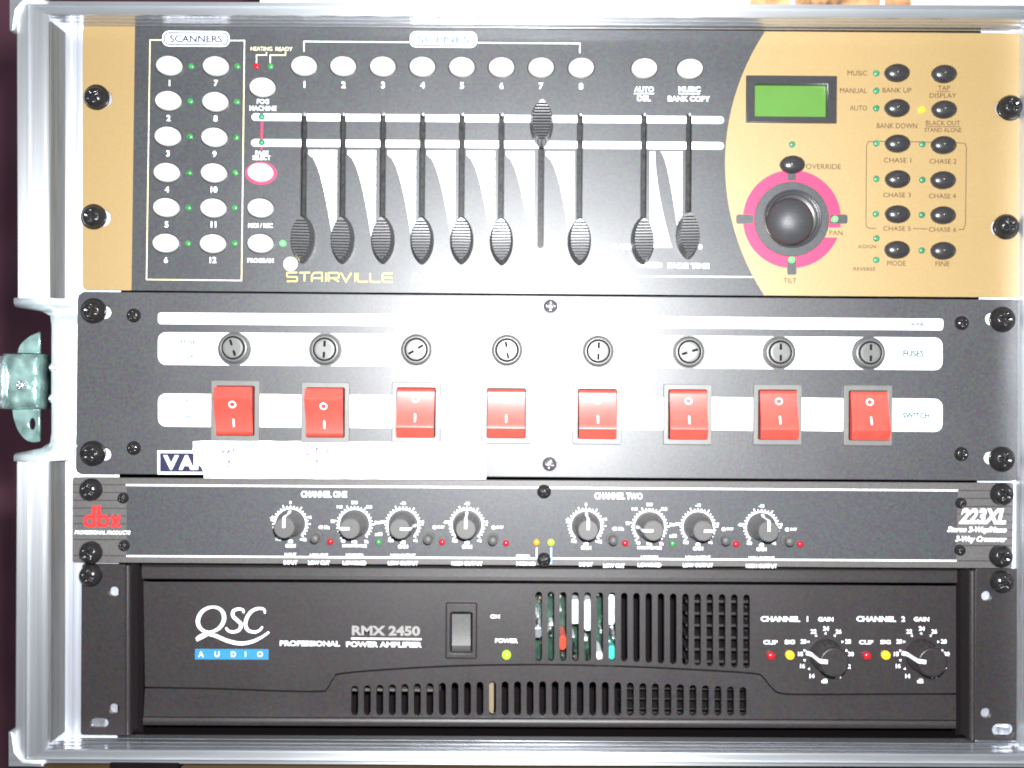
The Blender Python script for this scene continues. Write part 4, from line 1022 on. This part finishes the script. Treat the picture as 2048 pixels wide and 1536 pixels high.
# lettering
WA = dict(base=AH)
qw = [5, 5.5, 6.5, 7, 6.5, 5.5, 5, 5.5, 6.5, 7.5, 7, 6]
qpts = [(422 + 26 * cos(t) + 4 * sin(t) * -1, 1239 + 25 * sin(t)) for t in [2 * pi * q / 36 for q in range(36)]]
strokes('logo', [qpts], [4.5 + 3.5 * abs(cos(2 * pi * q / 36)) for q in range(36)], WP, upper, base=AH, closed=True, lvl=2)
sw1 = smooth([(392, 1278), (400, 1272), (414, 1268), (432, 1272), (456, 1282), (482, 1287), (505, 1283), (524, 1274), (538, 1264)], 5)
strokes('logo', [sw1], [4 + 3.5 * sin(pi * i / (len(sw1) - 1)) for i in range(len(sw1))], WP, upper, base=AH, lvl=4)
ls_ = smooth([(429, 1261), (416, 1269), (404, 1276), (393, 1281)], 4)
strokes('logo', [ls_], 3.6, WP, upper, base=AH, lvl=3)
ss = smooth([(487, 1226), (486, 1220), (477, 1218), (467, 1222), (466, 1232), (475, 1241), (482, 1249), (478, 1260), (466, 1264), (456, 1261), (452, 1255)], 5)
strokes('logo', [ss], [4 + 3 * sin(pi * i / (len(ss) - 1)) for i in range(len(ss))], WP, upper, base=AH, lvl=2)
cc_ = smooth([(530, 1227), (528, 1219), (517, 1217), (504, 1222), (494, 1235), (491, 1250), (497, 1261), (510, 1264), (520, 1260), (525, 1253)], 5)
strokes('logo', [cc_], [3.5 + 3.5 * sin(pi * i / (len(cc_) - 1)) for i in range(len(cc_))], WP, upper, base=AH, lvl=2)
pr('logo_bar', [rect(390, 1298, 537, 1319, tilt=0.004)], M['cyan_print'], upper, 1, AH)
for ch, x in zip('AUDIO', (402, 434, 467, 491, 520)): text(ch, x, 1308.5, 11, WP, upper, base=AH, bold=0.02)
text('RMX 2450', 772, 1261.5, 20, M['grey_print'], upper, base=AH, bold=0.04, width=138)
strokes('underline', [[(702, 1277), (843, 1278.5)]], 3.4, WP, upper, base=AH)
text('PROFESSIONAL', 620, 1287, 11, WP, upper, base=AH, bold=0.035, width=122); text('POWER AMPLIFIER', 768, 1289, 11, WP, upper, base=AH, bold=0.035, width=153)
text('ON', 990, 1233, 8, WP, upper, base=AH, bold=0.04, width=19); text('POWER', 1013, 1281.5, 9, WP, upper, base=AH, bold=0.04, width=46)
link('indicator_light', ME['led_big'], M['led_bright'], u4, at(1013, 1309, AH), label='green lit power indicator')
# power switch
pf = plate('switch_frame', [rect(891, 1206, 954, 1318, 3), rect(902, 1226, 943, 1305, 4)], AH + 0.0022, 0.004, M['amp_black'], u4, bevel=0.0008)
def rocker2():
    vs, n = [], 12; prof = []
    for i in range(n + 1):
        t = i / n; prof.append((1228 + 76 * t, AH + 0.0012 - 0.0010 * sin(pi * t * 0.9) - 0.0034 * max(0, (t - 0.86)) / 0.14 + 0.0022 * t))
    P = prof + [(1304, AH - 0.01), (1228, AH - 0.01)]
    for x in (904, 941):
        for y, h in P: vs.append(at(x, y, h))
    m_ = len(P); fs = [(i, (i + 1) % m_, m_ + (i + 1) % m_, m_ + i) for i in range(m_)] + [tuple(range(m_)), tuple(range(m_, 2 * m_))]
    world_mesh('rocker', vs, fs, M['knob_grey'], u4, smooth=False)
rocker2()
# gain knobs
kprof = [(33, 0.0), (33, 0.0010), (30.5, 0.0016), (29.5, 0.0125), (28.8, 0.0135), (26, 0.0140), (0.01, 0.0140)]
kn2 = lathe('gain_knob', kprof, 40)
for p in kn2.polygons: p.use_smooth = abs(p.normal.y) < 0.9
ptr2 = pointer_mesh(w=4.0, pts=[(14, 0.0144), (26.5, 0.0144), (29.6, 0.0139), (30.4, 0.0120), (31.4, 0.0022), (34.5, 0.0014), (40, 0.0003)]); ptr2.materials.append(M['white_print'])
for ox, ch in ((0, '1'), (191.5, '2')):
    kx, ky = 1651 + ox, 1310
    k_ = link('gain_knob', kn2, M['amp_black'], u4, at(kx, ky, AH), rot=(0, radians(-84), 0))
    po = bpy.data.objects.new('pointer', ptr2); C.objects.link(po); po.parent = k_; WL[po] = WL[k_]
    text('CHANNEL', 1561 + ox, 1238, 11, WP, upper, base=AH, bold=0.035, width=80); text(ch, 1615 + ox, 1238, 11, WP, upper, base=AH, bold=0.035)
    text('GAIN', 1651.5 + ox, 1238.5, 9, WP, upper, base=AH, bold=0.035, width=31)
    text('CLIP', 1541 + ox, 1284.5, 8.5, WP, upper, base=AH, bold=0.035, width=29); text('SIG', 1579.5 + ox, 1284, 8.5, WP, upper, base=AH, bold=0.035, width=21)
    link('indicator_light', ME['led_big'], M['led_red'], u4, at(1541 + ox, 1310.5, AH), label='red clip indicator'); link('indicator_light', ME['led_big'], M['led_yellow'], u4, at(1579 + ox, 1309.5, AH), label='yellow signal indicator')
    for s, x, y in (('24', 1652, 1257), ('22', 1627, 1263), ('26', 1677, 1263), ('20', 1607, 1283), ('28', 1696, 1283), ('18', 1601, 1308), ('30', 1702, 1308), ('16', 1605, 1332), ('32', 1696, 1333), ('14', 1624, 1352), ('34', 1677, 1352), ('dB', 1649, 1362)):
        text(s, x + ox, y, 9, WP, upper, base=AH, bold=0.035)
    vs, fs = [], []
    for an in (90, 64, 116, 38, 142, 12, 168, -14, 194, -40, 220):
        a = radians(an); r = 43; cx, cy = kx + r * cos(a), ky - r * sin(a); b = len(vs)
        for q in (-90, 30, 150):
            t = a + radians(q) * 1.0; vs.append(at(cx + 3.2 * cos(t + pi), cy - 3.2 * sin(t + pi), AH + PR * 2))
        fs.append((b, b + 1, b + 2))
    o = world_mesh('knob_scale', vs, fs, WP, upper)
    for p in o.data.polygons:
        if p.normal.y > 0: p.flip()
